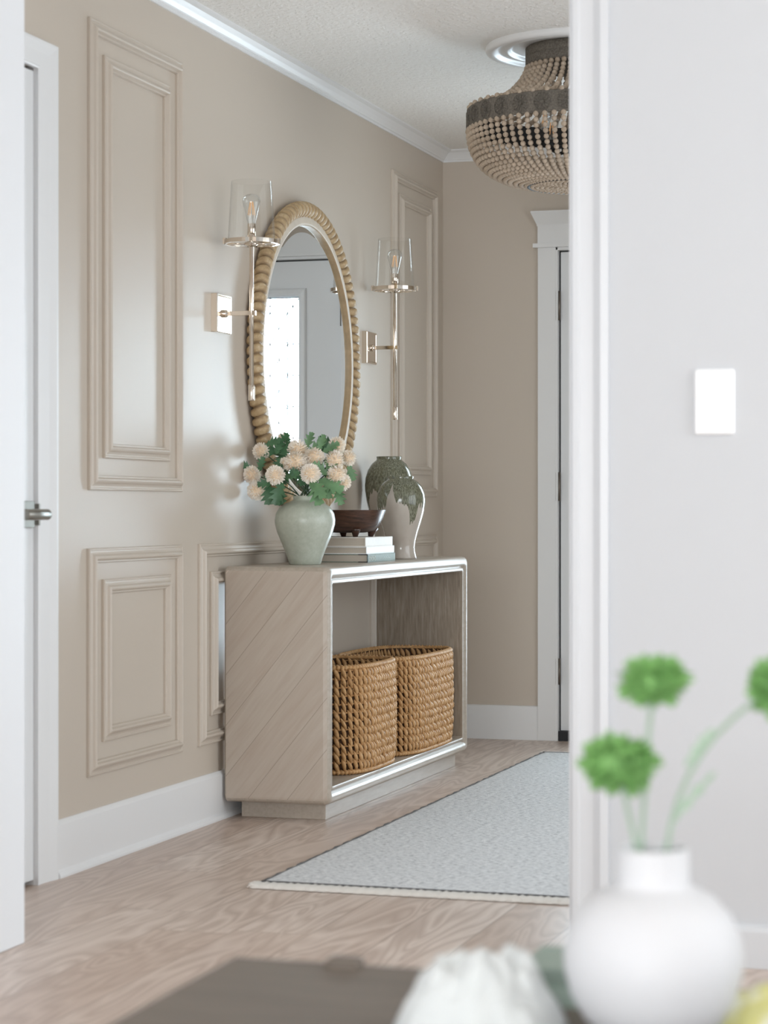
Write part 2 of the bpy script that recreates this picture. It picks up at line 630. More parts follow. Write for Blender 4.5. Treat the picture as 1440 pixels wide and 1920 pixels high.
mb.box((RX + 0.12, 7.6, 0), (1.4, 7.8, CZ))
struct(mb.build('wall_adjoining', M['near_wall']))
# near room
struct(MB().box((W + 0.0, -4.5, 0), (-2.19, 4.4355, CZ)).build('wall_near_left', M['near_white'], bevel=0.003))
mb = MB()
mb.box((-1.0, NY, 0), (2.62, NY + 0.12, CZ))
mb.box((W, NY, 2.32), (-1.0, NY + 0.12, CZ))
struct(mb.build('wall_switch', M['near_wall']))
mb = MB()
wy0, wy1, wz0, wz1 = 2.9, 4.3, 0.8, 2.2
mb.box((2.5, -4.5, 0), (2.62, wy0, CZ))
mb.box((2.5, wy1, 0), (2.62, NY, CZ))
mb.box((2.5, wy0, 0), (2.62, wy1, wz0))
mb.box((2.5, wy0, wz1), (2.62, wy1, CZ))
struct(mb.build('wall_near_right', M['near_wall']))
mb = MB()
wx0, wx1, wz0, wz1 = -2.1, 1.9, 0.3, 2.3
mb.box((W, -4.62, 0), (wx0, -4.5, CZ))
mb.box((wx1, -4.62, 0), (2.62, -4.5, CZ))
mb.box((wx0, -4.62, 0), (wx1, -4.5, wz0))
mb.box((wx0, -4.62, wz1), (wx1, -4.5, CZ))
struct(mb.build('wall_rear', M['near_wall']))
mb = MB()
sweep_rect(mb, wy0 - 0.09, wy1 + 0.09, 0.8 - 0.09, 2.2 + 0.09, [(0, 0), (0, 0.02), (0.09, 0.02), (0.09, 0)], lambda u, v, hh: (2.5 - hh, u, v))
for k in range(1, 2):
    yy = wy0 + (wy1 - wy0) * k / 2
    mb.box((2.53, yy - 0.015, 0.8), (2.56, yy + 0.015, 2.2))
struct(mb.build('window_1', M['trim']))
mb = MB()
sweep_rect(mb, wx0 - 0.09, wx1 + 0.09, wz0 - 0.09, wz1 + 0.09, [(0, 0), (0, 0.02), (0.09, 0.02), (0.09, 0)], lambda u, v, hh: (u, -4.5 + hh, v))
for k in range(1, 4):
    xx = wx0 + (wx1 - wx0) * k / 4
    mb.box((xx - 0.015, -4.56, wz0), (xx + 0.015, -4.53, wz1))
struct(mb.build('window_2', M['trim']))

# crown moulding
crown = [(0, CZ), (0.05, CZ), (0.05, 2.4435), (0.045, 2.441), (0.036, 2.437), (0.024, 2.426), (0.014, 2.415), (0.012, 2.411), (0.006, 2.409), (0.006, 2.402), (0, 2.402)]
mb = MB()
sweep_plan(mb, [(W, NY + 0.12), (W, BY), (RX, BY), (RX, NY + 0.12)], crown, -1)
struct(mb.build('trim_1', M['trim']))
base = [(0, 0), (0.024, 0), (0.024, 0.006), (0.021, 0.014), (0.015, 0.019), (0.0145, 0.02), (0.0145, 0.136), (0.011, 0.141), (0.005, 0.147), (0, 0.147)]
mb = MB()
sweep_plan(mb, [(W, 5.2355), (W, BY - 0.0)], base, -1)
struct(mb.build('baseboard_left', M['trim']))
baseb = [(0, 0), (0.0145, 0), (0.0145, 0.136), (0.011, 0.140), (0.005, 0.141), (0, 0.141)]
mb = MB()
sweep_plan(mb, [(W + 0.024, BY), (-2.0966, BY)], baseb, -1)
struct(mb.build('baseboard_back', M['trim']))
basen = [(0, 0), (0.016, 0), (0.016, 0.075), (0.012, 0.084), (0.004, 0.089), (0, 0.089)]
mb = MB()
sweep_plan(mb, [(-0.934, NY), (2.5, NY)], basen, -1)
struct(mb.build('baseboard_near', M['near_trim']))
mb = MB()
sweep_plan(mb, [(RX, BY), (RX, 7.6)], base, -1)
struct(mb.build('baseboard_right', M['trim']))

# picture-frame mouldings on the left wall
pm = [(0, 0), (0, 0.007), (0.002, 0.0095), (0.005, 0.0095), (0.007, 0.007), (0.011, 0.0075), (0.017, 0.011), (0.021, 0.017), (0.026, 0.020), (0.030, 0.0185),
      (0.0325, 0.013), (0.034, 0.009), (0.038, 0.009), (0.0395, 0.006), (0.0395, 0)]
frames = [
    (5.45, 6.10, 1.0035, 2.267), (5.546, 6.006, 1.091, 2.183),
    (5.445, 6.101, 0.237, 0.847), (5.54, 6.012, 0.3225, 0.762),
    (6.236, 8.094, 0.2385, 0.8475), (6.332, 7.998, 0.323, 0.762),
    (8.23, 8.86, 1.0035, 2.267), (8.326, 8.766, 1.091, 2.186),
    (8.23, 8.86, 0.237, 0.847), (8.326, 8.766, 0.3225, 0.762)]
for i, (a0, a1, b0, b1) in enumerate(frames):
    mb = MB()
    sweep_rect(mb, a0, a1, b0, b1, pm, lambda u, v, hh: (W + hh, u, v))
    struct(mb.build('trim_%d' % (i + 2), M['wall']))

# cased opening: casing on the switch wall
mb = MB()
cs = [(-0.932, 0), (-0.932, 0.02), (-0.948, 0.022), (-0.962, 0.014), (-0.966, 0.013), (-0.992, 0.015), (-0.997, 0.018), (-1.008, 0.018), (-1.016, 0.012), (-1.018, 0)]
mb.rings([[(x, NY - d, z) for x, d in cs] for z in (0, 2.40)], True, True, True, smooth=False)
mb.box((-2.19, NY - 0.018, 2.315), (-1.018, NY, 2.40))
struct(mb.build('trim_20', M['near_trim']))
mb = MB()
mb.box((-1.02, NY + 0.001, 0), (-1.0, NY + 0.12, 2.32))
struct(mb.build('trim_21', M['trim']))

# closet door in the left wall
d1 = struct(root('door_1', (W, 5.0, 0)))
mb = MB()
mb.box((W - 0.036, DY0 + 0.004, 0.014), (W + 0.002, DY1 - 0.008, 2.060))
mb.build('slab', M['door_white'], d1, bevel=0.002)
mb = MB()
cp = [(5.130, 0), (5.130, 0.012), (5.136, 0.014), (5.143, 0.0105), (5.19, 0.014), (5.222, 0.02), (5.231, 0.02), (5.2355, 0.016), (5.2355, 0)]
mb.rings([[(W + d, y, z) for y, d in cp] for z in (0, 2.068)], True, True, False, smooth=False)
hp = [(2.068 + (y - 5.130) * 0.71, d) for y, d in cp]
R0 = [[(W + d, 4.28, z) for z, d in hp], [(W + d, y, z) for (z, d), (y, _) in zip(hp, cp)]]
mb.rings(R0, True, True, False, smooth=False)
mb.rings([[(W + d, y, 2.068) for y, d in cp], [(W + d, y, z) for (z, d), (y, _) in zip(hp, cp)]], True, False, False, smooth=False)
mb.build('casing', M['trim'], d1)
MB().box((W - 0.13, DY1 - 0.004, 0), (W + 0.001, DY1, DZ)).build('jamb', M['trim'], d1)
MB().box((W - 0.125, DY0, 0.0), (W - 0.06, DY1, DZ)).build('closet_interior', M['dark'], d1)
hs = MB().box((W + 0.001, 5.048, 0.905), (W + 0.011, 5.112, 0.972)).build('door_handle', M['pewter'], d1, bevel=0.0015)
hs['label'] = 'square pewter lever handle'
mb = MB()
mb.lathe([(0.009, 0), (0.009, 0.044)], (W + 0.009, 5.080, 0.9385), 14, axis='x', cap1=True)
mb.lathe([(0.0002, 4.968), (0.0125, 4.968), (0.014, 4.970), (0.014, 5.090), (0.0128, 5.092), (0.0002, 5.092)], (W + 0.055, 0, 0.9385), 22, axis='y')
mb.build('lever', M['pewter'], hs)
MB().box((W + 0.002, 5.1275, 0.911), (W + 0.0158, 5.1375, 0.966)).build('strike_plate', M['pewter'], d1, bevel=0.002)

# front door in the end wall, leaded glass
d2 = struct(root('door_2', (-1.555, BY, 0)))
gx0, gx1, gz0, gz1 = -1.812, -1.298, 0.25, 1.862
mb = MB()
sx0, sx1, sz0, sz1 = -2.006, -1.104, 0.042, 2.012
for a, b in (((sx0, sz0), (gx0, sz1)), ((gx1, sz0), (sx1, sz1)), ((gx0, sz0), (gx1, gz0)), ((gx0, gz1), (gx1, sz1))):
    mb.box((a[0], BY + 0.012, a[1]), (b[0], BY + 0.055, b[1]))
mb.build('slab', M['door_white'], d2)
mb = MB()
sweep_rect(mb, gx0 - 0.034, gx1 + 0.034, gz0 - 0.034, gz1 + 0.034, [(0, 0), (0, 0.008), (0.006, 0.013), (0.02, 0.015), (0.034, 0.004), (0.034, -0.03)], lambda u, v, hh: (u, BY + 0.012 - hh, v))
mb.build('glass_frame', M['door_white'], d2)
MB().box((gx0, BY + 0.030, gz0), (gx1, BY + 0.034, gz1)).build('pane', M['pane'], d2)
mb = MB()
yc = BY + 0.028


def came(x0, z0, x1, z1, r=0.0024):
    mb.tube([(x0, yc, z0), (x1, yc, z1)], r, 6)


i1 = 0.003
i2 = 0.031
i3 = 0.056
for ins in (i1, i2, i3):
    a0, a1, b0, b1 = gx0 + ins, gx1 - ins, gz0 + ins * 1.2, gz1 - ins * 1.2
    came(a0, b0, a1, b0), came(a1, b0, a1, b1), came(a1, b1, a0, b1), came(a0, b1, a0, b0)
a0, a1, b0, b1 = gx0 + i3, gx1 - i3, gz0 + i3 * 1.2, gz1 - i3 * 1.2
for (cx, cz, ox, oz) in ((a0, b0, gx0, gz0), (a1, b0, gx1, gz0), (a1, b1, gx1, gz1), (a0, b1, gx0, gz1)):
    came(cx, cz, ox, oz)
nc, nr = 5, 11
cw, ch = (a1 - a0) / nc, (b1 - b0) / nr
for i in range(nc):
    for j in range(nr):
        x0, z0 = a0 + cw * i, b0 + ch * j
        came(x0, z0, x0 + cw, z0 + ch), came(x0 + cw, z0, x0, z0 + ch)
for j in range(1, nr):
    zz = b0 + ch * j
    came(gx0, zz, a0, zz), came(a1, zz, gx1, zz)
for i in range(1, nc):
    xx = a0 + cw * i
    came(xx, gz0, xx, b0), came(xx, b1, xx, gz1)
mb.build('leaded_came', M['lead'], d2)
mb = MB()
for (x0, x1) in ((-2.0966, -2.0205), (-1.0895, -1.0134)):
    mb.box((x0, BY - 0.02, 0), (x1, BY, 2.03))
mb.box((-2.024, BY - 0.018, 0), (-2.012, BY + 0.06, 2.03))
mb.box((-1.098, BY - 0.018, 0), (-1.086, BY + 0.06, 2.03))
mb.box((-2.024, BY - 0.018, 2.018), (-1.086, BY + 0.06, 2.03))
mb.build('casing', M['trim'], d2, bevel=0.0015)
mb = MB()
mb.box((-2.1147, BY - 0.032, 2.03), (-0.995, BY, 2.0466))
mb.box((-2.0966, BY - 0.022, 2.0466), (-1.0134, BY, 2.1191))
lo = [(-2.1000, BY - 0.024), (-1.010, BY - 0.024), (-1.010, BY), (-2.1000, BY)]
hi = [(-2.120, BY - 0.05), (-0.99, BY - 0.05), (-0.99, BY), (-2.120, BY)]
mb.rings([[(x, y, 2.1191) for x, y in lo], [(x, y, 2.125) for x, y in lo], [(x, y, 2.172) for x, y in hi], [(x, y, 2.178) for x, y in hi]], True, True, True, smooth=False)
mb.build('header', M['trim'], d2)
MB().box((-2.012, BY - 0.012, 0), (-1.098, BY + 0.08, 0.040)).build('threshold', M['dark'], d2)
for z0, z1 in ((1.7303, 1.8508), (0.987, 1.1045), (0.231, 0.339)):
    mb = MB()
    mb.lathe([(0.0002, z0), (0.006, z0), (0.006, z1), (0.0002, z1)], (-2.0095, BY - 0.005, 0), 12)
    mb.box((-2.0245, BY - 0.0195, z0), (-2.0205, BY - 0.006, z1))
    mb.build('hinge', M['hinge'], d2)
MB().box((-2.0115, BY + 0.0125, 0.042), (-2.0065, BY + 0.05, 2.017)).build('weather_seal', M['dark'], d2)
MB().box((-2.0115, BY + 0.0125, 2.0125), (-1.1, BY + 0.05, 2.0175)).build('weather_seal', M['dark'], d2)

# light switch on the near wall
mb = MB()
mb.rings([[(x, NY, z) for x, z in rrect(-0.7515, -0.6675, 1.107, 1.244, 0.006)], [(x, NY - 0.005, z) for x, z in rrect(-0.7515, -0.6675, 1.107, 1.244, 0.006)],
          [(x, NY - 0.008, z) for x, z in rrect(-0.7475, -0.6715, 1.111, 1.240, 0.004)]], True, True, True, smooth=False)
sw = mb.build('light_switch', M['white_plastic'], origin=(-0.7095, NY, 1.107))
tag(sw, 'white rocker light switch plate on the pale near wall right of the opening', 'light switch')
sw['_o'] = (-0.7095, NY, 1.107)
mb = MB()
mb.box((-0.7260, NY - 0.0105, 1.142), (-0.6930, NY - 0.0079, 1.209))
mb.build('rocker', M['white_plastic'], sw, bevel=0.001)

# ------------------------------------------------------------------ rug runner
ru = root('rug', (-1.55, 7.0, 0))
tag(ru, 'ivory flecked wool runner rug on the wood floor along the hall', 'rug')
rx0, rx1, ry0, ry1 = -1.955, -1.15, 5.296, 8.44
random.seed(11)
mb = MB()
rg = []
N = 60
outl = []
for i in range(N + 1):
    outl.append((rx0 + 0.004 * math.sin(i * 1.3) * 0.4, ry0 + (ry1 - ry0) * i / N))
left = outl
right = [(rx1, y) for _, y in outl]
mb.rings([[(x, y, 0.001), (x + 0.002, y, 0.009), (x + 0.012, y, 0.011), (xr - 0.012, y, 0.011), (xr, y, 0.001)] for (x, y), (xr, _) in zip(left, right)], False, smooth=True)
mb.build('pile', M['rug'], ru)
mb = MB()
for (x, sgn) in ((rx0, 1), (rx1, -1)):
    mb.tube([(x - sgn * 0.002 + 0.002 * math.sin(k * 2.1), ry0 + (ry1 - ry0) * k / 120, 0.006 + 0.001 * math.sin(k * 1.7)) for k in range(121)], 0.0045, 6)
mb.build('side_binding', M['rug_edge'], ru)
for yy, sg in ((ry0, -1), (ry1, 1)):
    mb = MB()
    n = 90
    rr = []
    for i in range(n + 1):
        t = i / n
        x = rx0 - 0.012 + (rx1 - rx0 + 0.024) * t
        w = 0.054 + 0.003 * math.sin(i * 1.9) + 0.002 * random.random()
        wob = 0.0015 * math.sin(i * 2.7)
        rr.append([(x, yy + sg * 0.0, 0.001), (x, yy, 0.010 + wob), (x, yy + sg * w * 0.6, 0.011 + wob), (x, yy + sg * w, 0.006), (x, yy + sg * w, 0.0015)])
    mb.rings(rr, False, smooth=True)
    mb.build('hem', M['rug_hem'], ru)
    mb = MB()
    mb.tube([(rx0 + (rx1 - rx0) * k / 100, yy + 0.001 * math.sin(k * 3.1), 0.0105) for k in range(101)], 0.0028, 6)
    mb.build('stripe', M['rug_edge'], ru)
mb = MB()
for k in range(22):
    x = rx0 - 0.006 + random.uniform(-0.008, 0.012)
    y = ry0 - random.uniform(0.0, 0.052)
    a = random.uniform(PI * 0.75, PI * 1.35)
    l = random.uniform(0.012, 0.026)
    mb.tube([(x, y, 0.008), (x + l * 0.5 * math.cos(a), y + l * 0.5 * math.sin(a), 0.010), (x + l * math.cos(a), y + l * math.sin(a), 0.004)], [0.0022, 0.0018, 0.0008], 5)
mb.build('fringe', M['rug_hem'], ru)

# ------------------------------------------------------------------ console
cx0, cx1, cy0, cy1, cz0, cz1 = -2.486, -2.145, 6.40, 8.029, 0.053, 0.7765
con = root('console_table', (-2.31, 7.21, 0))
tag(con, 'greige oak open box console table on a plinth under the round mirror', 'console table')
mb = MB()
front = [(-2.165, 0.0), (-2.153, 0.003), (-2.1465, 0.010), (-2.145, 0.019), (-2.147, 0.026), (-2.153, 0.0325), (-2.160, 0.036), (-2.1605, 0.040), (-2.153, 0.0415), (-2.152, 0.049), (-2.154, 0.0525)]
rings = [[(cx0, u, v) for u, v in rrect(cy0 + 0.006, cy1 - 0.006, cz0 + 0.006, cz1 - 0.006, 0.016)], [(cx0 + 0.006, u, v) for u, v in rrect(cy0, cy1, cz0, cz1, 0.018)]]
for x, d in front:
    rings.append([(x, u, v) for u, v in rrect(cy0 + d, cy1 - d, cz0 + d, cz1 - d, max(0.004, 0.02 - d * 0.25))])
rings.append([(cx0, u, v) for u, v in rrect(cy0 + 0.0525, cy1 - 0.0525, cz0 + 0.0525, cz1 - 0.0525, 0.004)])
mb.rings(rings, True, smooth=False, loop=True)
bmesh.ops.recalc_face_normals(mb.bm, faces=mb.bm.faces[:])
mb.bm.normal_update()
for f in mb.bm.faces:
    c = f.calc_center_median()
    if abs(f.normal.y) > 0.95:
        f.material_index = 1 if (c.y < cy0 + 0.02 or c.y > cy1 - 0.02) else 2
    elif c.x > -2.17 or True:
        f.smooth = c.x > -2.17
body = mb.build('body', [M['oak'], M['oak_diag'], M['oak_in']], con)
mb = MB()
mb.box((-2.455, 6.47, 0), (-2.18, 7.973, 0.054))
mb.build('plinth', M['oak'], con, bevel=0.002)

# ------------------------------------------------------------------ baskets
def superell(cx, cy, ax, ay, n, count):
    ts = [2 * PI * i / 720 for i in range(721)]
    pts = []
    for t in ts:
        c, s = math.cos(t), math.sin(t)
        pts.append(Vector((cx + ax * math.copysign(abs(c) ** (2 / n), c), cy + ay * math.copysign(abs(s) ** (2 / n), s))))
    L = [0]
    for a, b in zip(pts, pts[1:]):
        L.append(L[-1] + (b - a).length)
    out = []
    k = 0
    for i in range(count):
        d = L[-1] * i / count
        while L[k + 1] < d:
            k += 1
        t = (d - L[k]) / max(1e-9, L[k + 1] - L[k])
        p = pts[k].lerp(pts[k + 1], t)
        tg = (pts[k + 1] - pts[k]).normalized()
        out.append((p, tg))
    return out, L[-1]


def basket(cx, cy, ax, ay, z0, z1, nexp, label, seed):
    rnd = random.Random(seed)
    bk = root('storage_basket', (cx, cy, z0))
    tag(bk, label, 'basket', 'woven baskets in the console')
    _, per = superell(cx, cy, ax, ay, nexp, 10)
    cols = int(per / 0.0225)
    cols += cols % 2
    base_pts, _ = superell(cx, cy, ax, ay, nexp, cols)
    rows = int(round((z1 - z0 - 0.03) / 0.0265))
    rh = (z1 - z0 - 0.03) / rows

    def bulge(z):
        t = (z - z0) / (z1 - z0)
        return 1 + 0.028 * math.sin(PI * min(1, t * 1.05)) - 0.012 * (1 - t)

    mb = MB()

    def strand(p, tg, z, ln, wd, th, tilt, off):
        nrm = Vector((tg.y, -tg.x, 0))
        t3 = Vector((tg.x, tg.y, 0))
        k = bulge(z)
        c = Vector((cx + (p.x - cx) * k, cy + (p.y - cy) * k, z)) + nrm * off
        d = (Vector((0, 0, 1)) * math.cos(tilt) + t3 * math.sin(tilt)).normalized()
        s = nrm.cross(d).normalized()
        rs = []
        for i in range(6):
            t = -1 + 2 * i / 5
            w = max(0.12, 1 - abs(t) ** 2.2)
            rs.append([c + d * (ln * t) + nrm * (th * (0.4 * (1 - t * t)) - 0.003 * abs(t)) + (s * math.cos(a) * wd * w + nrm * math.sin(a) * th * w) for a in [2 * PI * q / 6 for q in range(6)]])
        mb.rings(rs, True, True, True, True)

    for i, (p, tg) in enumerate(base_pts):
        for j in range(rows):
            z = z0 + 0.014 + rh * (j + 0.5 + (0.12 if i % 2 else 0.0))
            z += rnd.uniform(-0.002, 0.002)
            strand(p, tg, z, rh * 0.86, 0.0069 * rnd.uniform(0.85, 1.15), 0.0075, -0.36 + rnd.uniform(-0.12, 0.12), rnd.uniform(-0.0015, 0.0015))
            if j >= rows - 3:
                strand(p, tg, z, rh * 0.70, 0.008, 0.006, 0.42, -0.012)
    mb.build('weave', M['hyacinth'], bk)
    # horizontal wefts visible between the twists
    mb = MB()
    for j in range(rows + 1):
        z = z0 + 0.012 + rh * j
        k = bulge(z)
        pts = [(cx + (p.x - cx) * k * 0.985, cy + (p.y - cy) * k * 0.985, z + 0.001 * math.sin(i * 1.7)) for i, (p, tg) in enumerate(base_pts)]
        pts.append(pts[0])
        mb.tube(pts, 0.003, 5, caps=False)
    mb.build('weft', M['hyacinth'], bk)
    # rim and foot: closely wrapped strands
    for nm, zz in (('rim', z1 - 0.008), ('foot', z0 + 0.008)):
        mb = MB()
        k = bulge(zz)
        cnt = int(cols * 1.7)
        rim_pts, _ = superell(cx, cy, ax, ay, nexp, cnt)
        for p, tg in rim_pts:
            strand(p, tg, zz, 0.0105, 0.0078, 0.0085, -0.3 + rnd.uniform(-0.15, 0.15), -0.002)
        pts = [(cx + (p.x - cx) * k * 0.99, cy + (p.y - cy) * k * 0.99, zz) for p, tg in rim_pts]
        pts.append(pts[0])
        mb.tube(pts, 0.007, 6, caps=False)
        mb.build(nm, M['hyacinth'], bk)
    mb = MB()
    rs = []
    for z in [z0 + 0.004] + [z0 + (z1 - z0 - 0.01) * q / 8 for q in range(1, 9)]:
        k = bulge(z)
        rs.append([(cx + (p.x - cx) * k * 0.955, cy + (p.y - cy) * k * 0.975, z) for p, tg in base_pts])
    mb.rings(rs, True, True, False, True)
    mb.build('core', M['hyacinth_in'], bk)  # dark shell added behind the strands as painted interior shade
    return bk


basket(-2.306, 6.966, 0.154, 0.256, 0.1065, 0.456, 3.2, 'honey brown woven basket in front in the console, nearer the wooden end panel', 3)
basket(-2.300, 7.608, 0.154, 0.345, 0.1065, 0.447, 3.2, 'larger honey brown woven basket behind, at the far end of the console', 5)

# ------------------------------------------------------------------ mirror
MY, MZ, MR = 7.1615, 1.459, 0.537
mi = root('wall_mirror', (W, MY, MZ - MR))
tag(mi, 'round mirror with a thick rope-twist gilt wood frame hanging on the panelled wall', 'mirror')


def on_wall(r, ang, x):
    return (x, MY + r * math.cos(ang), MZ + r * math.sin(ang))


NL = 97
seg = NL * 8
mb = MB()
Rc, rc = 0.509, 0.028
rs = []
gv = []
for i in range(seg):
    a = 2 * PI * i / seg
    ring = []
    for k in range(18):
        b = 2 * PI * k / 18
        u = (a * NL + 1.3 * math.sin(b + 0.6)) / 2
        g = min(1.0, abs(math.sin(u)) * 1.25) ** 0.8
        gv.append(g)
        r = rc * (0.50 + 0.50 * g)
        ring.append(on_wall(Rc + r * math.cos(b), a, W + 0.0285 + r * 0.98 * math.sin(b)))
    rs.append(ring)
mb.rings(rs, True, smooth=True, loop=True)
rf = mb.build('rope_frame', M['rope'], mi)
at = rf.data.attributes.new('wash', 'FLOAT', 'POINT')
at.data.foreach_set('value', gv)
mb = MB()
pf = [(0.492, 0.004), (0.492, 0.030), (0.488, 0.036), (0.482, 0.038), (0.462, 0.0405), (0.4565, 0.0395)]
mb.rings([[on_wall(r, 2 * PI * i / 128, W + x) for i in range(128)] for r, x in pf], True, smooth=False)
fo = mb.build('inner_band', M['cream'], mi)
mb = MB()
mb.rings([[on_wall(r, 2 * PI * i / 128, W + x) for i in range(128)] for r, x in [(0.4565, 0.0395), (0.455, 0.037), (0.454, 0.018)]], True, smooth=False)
mb.build('sight_edge', M['bronze'], mi)
fo['label'] = 'cream inner band'
mb = MB()
mb.rings([[on_wall(r, 2 * PI * i / 128, W + 0.002) for i in range(128)] for r in (0.49, 0.3)], True, False, True, smooth=False)
mb.build('backing', M['mirror_back'], mi)
mb = MB()
mb.rings([[on_wall(0.4545, 2 * PI * i / 160, W + 0.0252) for i in range(160)], [on_wall(0.432, 2 * PI * i / 160, W + 0.0269) for i in range(160)]], True, smooth=False)
mb.build('bevel', M['mirror'], mi)
mb = MB()
mb.rings([[on_wall(0.432, 2 * PI * i / 160, W + 0.0269) for i in range(160)]], True, False, True, smooth=False)
mb.build('glass', M['mirror'], mi)

# ------------------------------------------------------------------ sconces
def bulb(parent, c, zb, zt, r, tag_f=True):
    """clear filament bulb"""
    L = zt - zb
    mb = MB()
    prof = [(r * 0.44, zb), (r * 0.5, zb + L * 0.08), (r * 0.72, zb + L * 0.38), (r * 0.96, zb + L * 0.66), (r, zb + L * 0.76), (r * 0.9, zb + L * 0.88), (r * 0.6, zb + L * 0.965), (r * 0.25, zb + L), (0.0006, zb + L * 1.005)]
    mb.lathe([(q[0], q[1]) for q in prof], (c[0], c[1], 0), 20)
    b = mb.build('bulb', M['bulb'], parent)
    mb = MB()
    for k in range(4):
        a = PI / 4 + k * PI / 2
        x0, y0 = c[0] + 0.16 * r * math.cos(a), c[1] + 0.16 * r * math.sin(a)
        x1, y1 = c[0] + 0.42 * r * math.cos(a), c[1] + 0.42 * r * math.sin(a)
        mb.tube([(x1, y1, zb + L * 0.28), (x0, y0, zb + L * 0.74)], r * 0.05, 6)
    mb.build('filament', M['filament'], b)
    mb = MB()
    mb.lathe([(r * 0.3, zb - 0.002), (r * 0.26, zb + L * 0.14), (r * 0.12, zb + L * 0.22), (0.0006, zb + L * 0.27)], (c[0], c[1], 0), 10)
    mb.build('glass_mount', M['bulb'], b)
    return b


def sconce(y, label):
    s = root('wall_sconce', (W, y, 1.4935))
    tag(s, label, 'wall lamp', 'sconces beside the round mirror')
    zc = 1.5535
    x = -2.398
    mb = MB()
    rr = lambda h, r: [(y + (u), zc + (v)) for u, v in rrect(-h, h, -h, h, r)]
    R = []
    for xx, h in ((W, 0.0595), (W + 0.019, 0.0595), (W + 0.0215, 0.0575), (W + 0.0215, 0.053), (W + 0.0195, 0.051), (W + 0.0195, 0.050)):
        R.append([(xx, u, v) for u, v in rr(h, 0.002)])
    mb.rings(R, True, True, True, smooth=False)
    mb.build('backplate', M['nickel'], s)
    mb = MB()
    mb.lathe([(0.0125, W + 0.0195), (0.0125, W + 0.028), (0.009, W + 0.031), (0.0075, W + 0.034)], (0, y, zc), 16, axis='x')
    mb.box((W + 0.03, y - 0.006, zc - 0.007), (x + 0.014, y + 0.006, zc + 0.007))
    mb.build('arm', M['nickel'], s, bevel=0.001)
    mb = MB()
    mb.lathe([(0.0006, 1.285), (0.0098, 1.285), (0.0103, 1.286), (0.0103, 1.331), (0.009, 1.3335), (0.0068, 1.334), (0.0068, 1.756), (0.012, 1.758), (0.012, 1.764), (0.0006, 1.764)], (x, y, 0), 20)
    mb.build('stem', M['nickel'], s)
    mb = MB()
    mb.lathe([(0.076, 1.764), (0.0835, 1.764), (0.0835, 1.777), (0.080, 1.777), (0.080, 1.768), (0.076, 1.7675), (0.076, 1.764)], (x, y, 0), 48, smooth=False)
    for k in range(4):
        a = k * PI / 2 + 0.35
        mb.tube([(x, y, 1.766), (x + 0.079 * math.cos(a), y + 0.079 * math.sin(a), 1.766)], 0.0032, 8)
        px, py = x + 0.082 * math.cos(a), y + 0.082 * math.sin(a)
        mb.box((px - 0.005, py - 0.005, 1.764), (px + 0.005, py + 0.005, 1.783))
    mb.lathe([(0.0006, 1.770), (0.020, 1.770), (0.020, 1.762), (0.008, 1.756), (0.0006, 1.756)], (x, y, 0), 20)
    mb.build('gallery_ring', M['nickel'], s)
    mb = MB()
    mb.lathe([(0.0006, 1.768), (0.0125, 1.768), (0.0125, 1.826), (0.0115, 1.828), (0.0006, 1.828)], (x, y, 0), 18)
    mb.build('candle_sleeve', M['nickel'], s)
    bulb(s, (x, y), 1.828, 1.918, 0.0275)
    mb = MB()
    mb.lathe([(0.0735, 1.769), (0.0627, 1.955), (0.0622, 1.9562), (0.0609, 1.955), (0.0717, 1.769)], (x, y, 0), 48)
    mb.build('glass_shade', M['glass'], s)
    return s


sconce(6.4055, 'polished nickel torch sconce with clear glass shade left of the round mirror')
sconce(7.921, 'polished nickel torch sconce with clear glass shade right of the round mirror')

# ------------------------------------------------------------------ things on the console
TZ = cz1
# celadon vase
FV = (-2.325, 6.695)
mb = MB()
k = 0.00169
vp = [(0.0006, 0), (0.048, 0.0), (0.0505, 0.002), (0.056, 0.022), (0.073, 0.065), (0.088, 0.100), (0.0955, 0.128), (0.0965, 0.142), (0.093, 0.162), (0.082, 0.181), (0.064, 0.194), (0.047, 0.2005), (0.0395, 0.2035),
      (0.0375, 0.207), (0.0375, 0.213), (0.0395, 0.2165), (0.038, 0.2185), (0.034, 0.2175), (0.032, 0.207), (0.04, 0.196), (0.075, 0.170), (0.080, 0.12), (0.045, 0.02), (0.0006, 0.015)]
mb.lathe(vp, (FV[0], FV[1], TZ), 56)
fv = mb.build('vase', M['celadon'], origin=(FV[0], FV[1], TZ))
tag(fv, 'pale celadon shouldered vase holding cream flowers on the console top', 'vase')


def leaf_mesh(mb, base, direction, up, L, Wd, lobes=3, curl=0.25):
    d = Vector(direction).normalized()
    s = d.cross(Vector(up)).normalized()
    n = s.cross(d).normalized()
    base = Vector(base)
    N = 24
    lobes = 4
    mid, lf, rt = [], [], []
    for i in range(N + 1):
        t = i / N
        env = math.sin(PI * min(1, t * 0.92 + 0.06)) ** 0.8
        ph = (lobes * t + 0.2) % 1.0
        lob = 0.38 + 0.62 * (ph / 0.7 if ph < 0.7 else (1 - ph) / 0.3)
        w = Wd * env * lob * (1 if i < N else 0.02)
        z = -curl * L * t * t
        c = base + d * (L * t) + n * z
        mid.append(mb.v(c))
        lf.append(mb.v(c + s * w + d * (w * 0.6) + n * (0.22 * w)))
        rt.append(mb.v(c - s * w + d * (w * 0.6) + n * (0.22 * w)))
    for i in range(N):
        mb.face([mid[i], mid[i + 1], lf[i + 1], lf[i]], True)
        mb.face([mid[i + 1], mid[i], rt[i], rt[i + 1]], True)


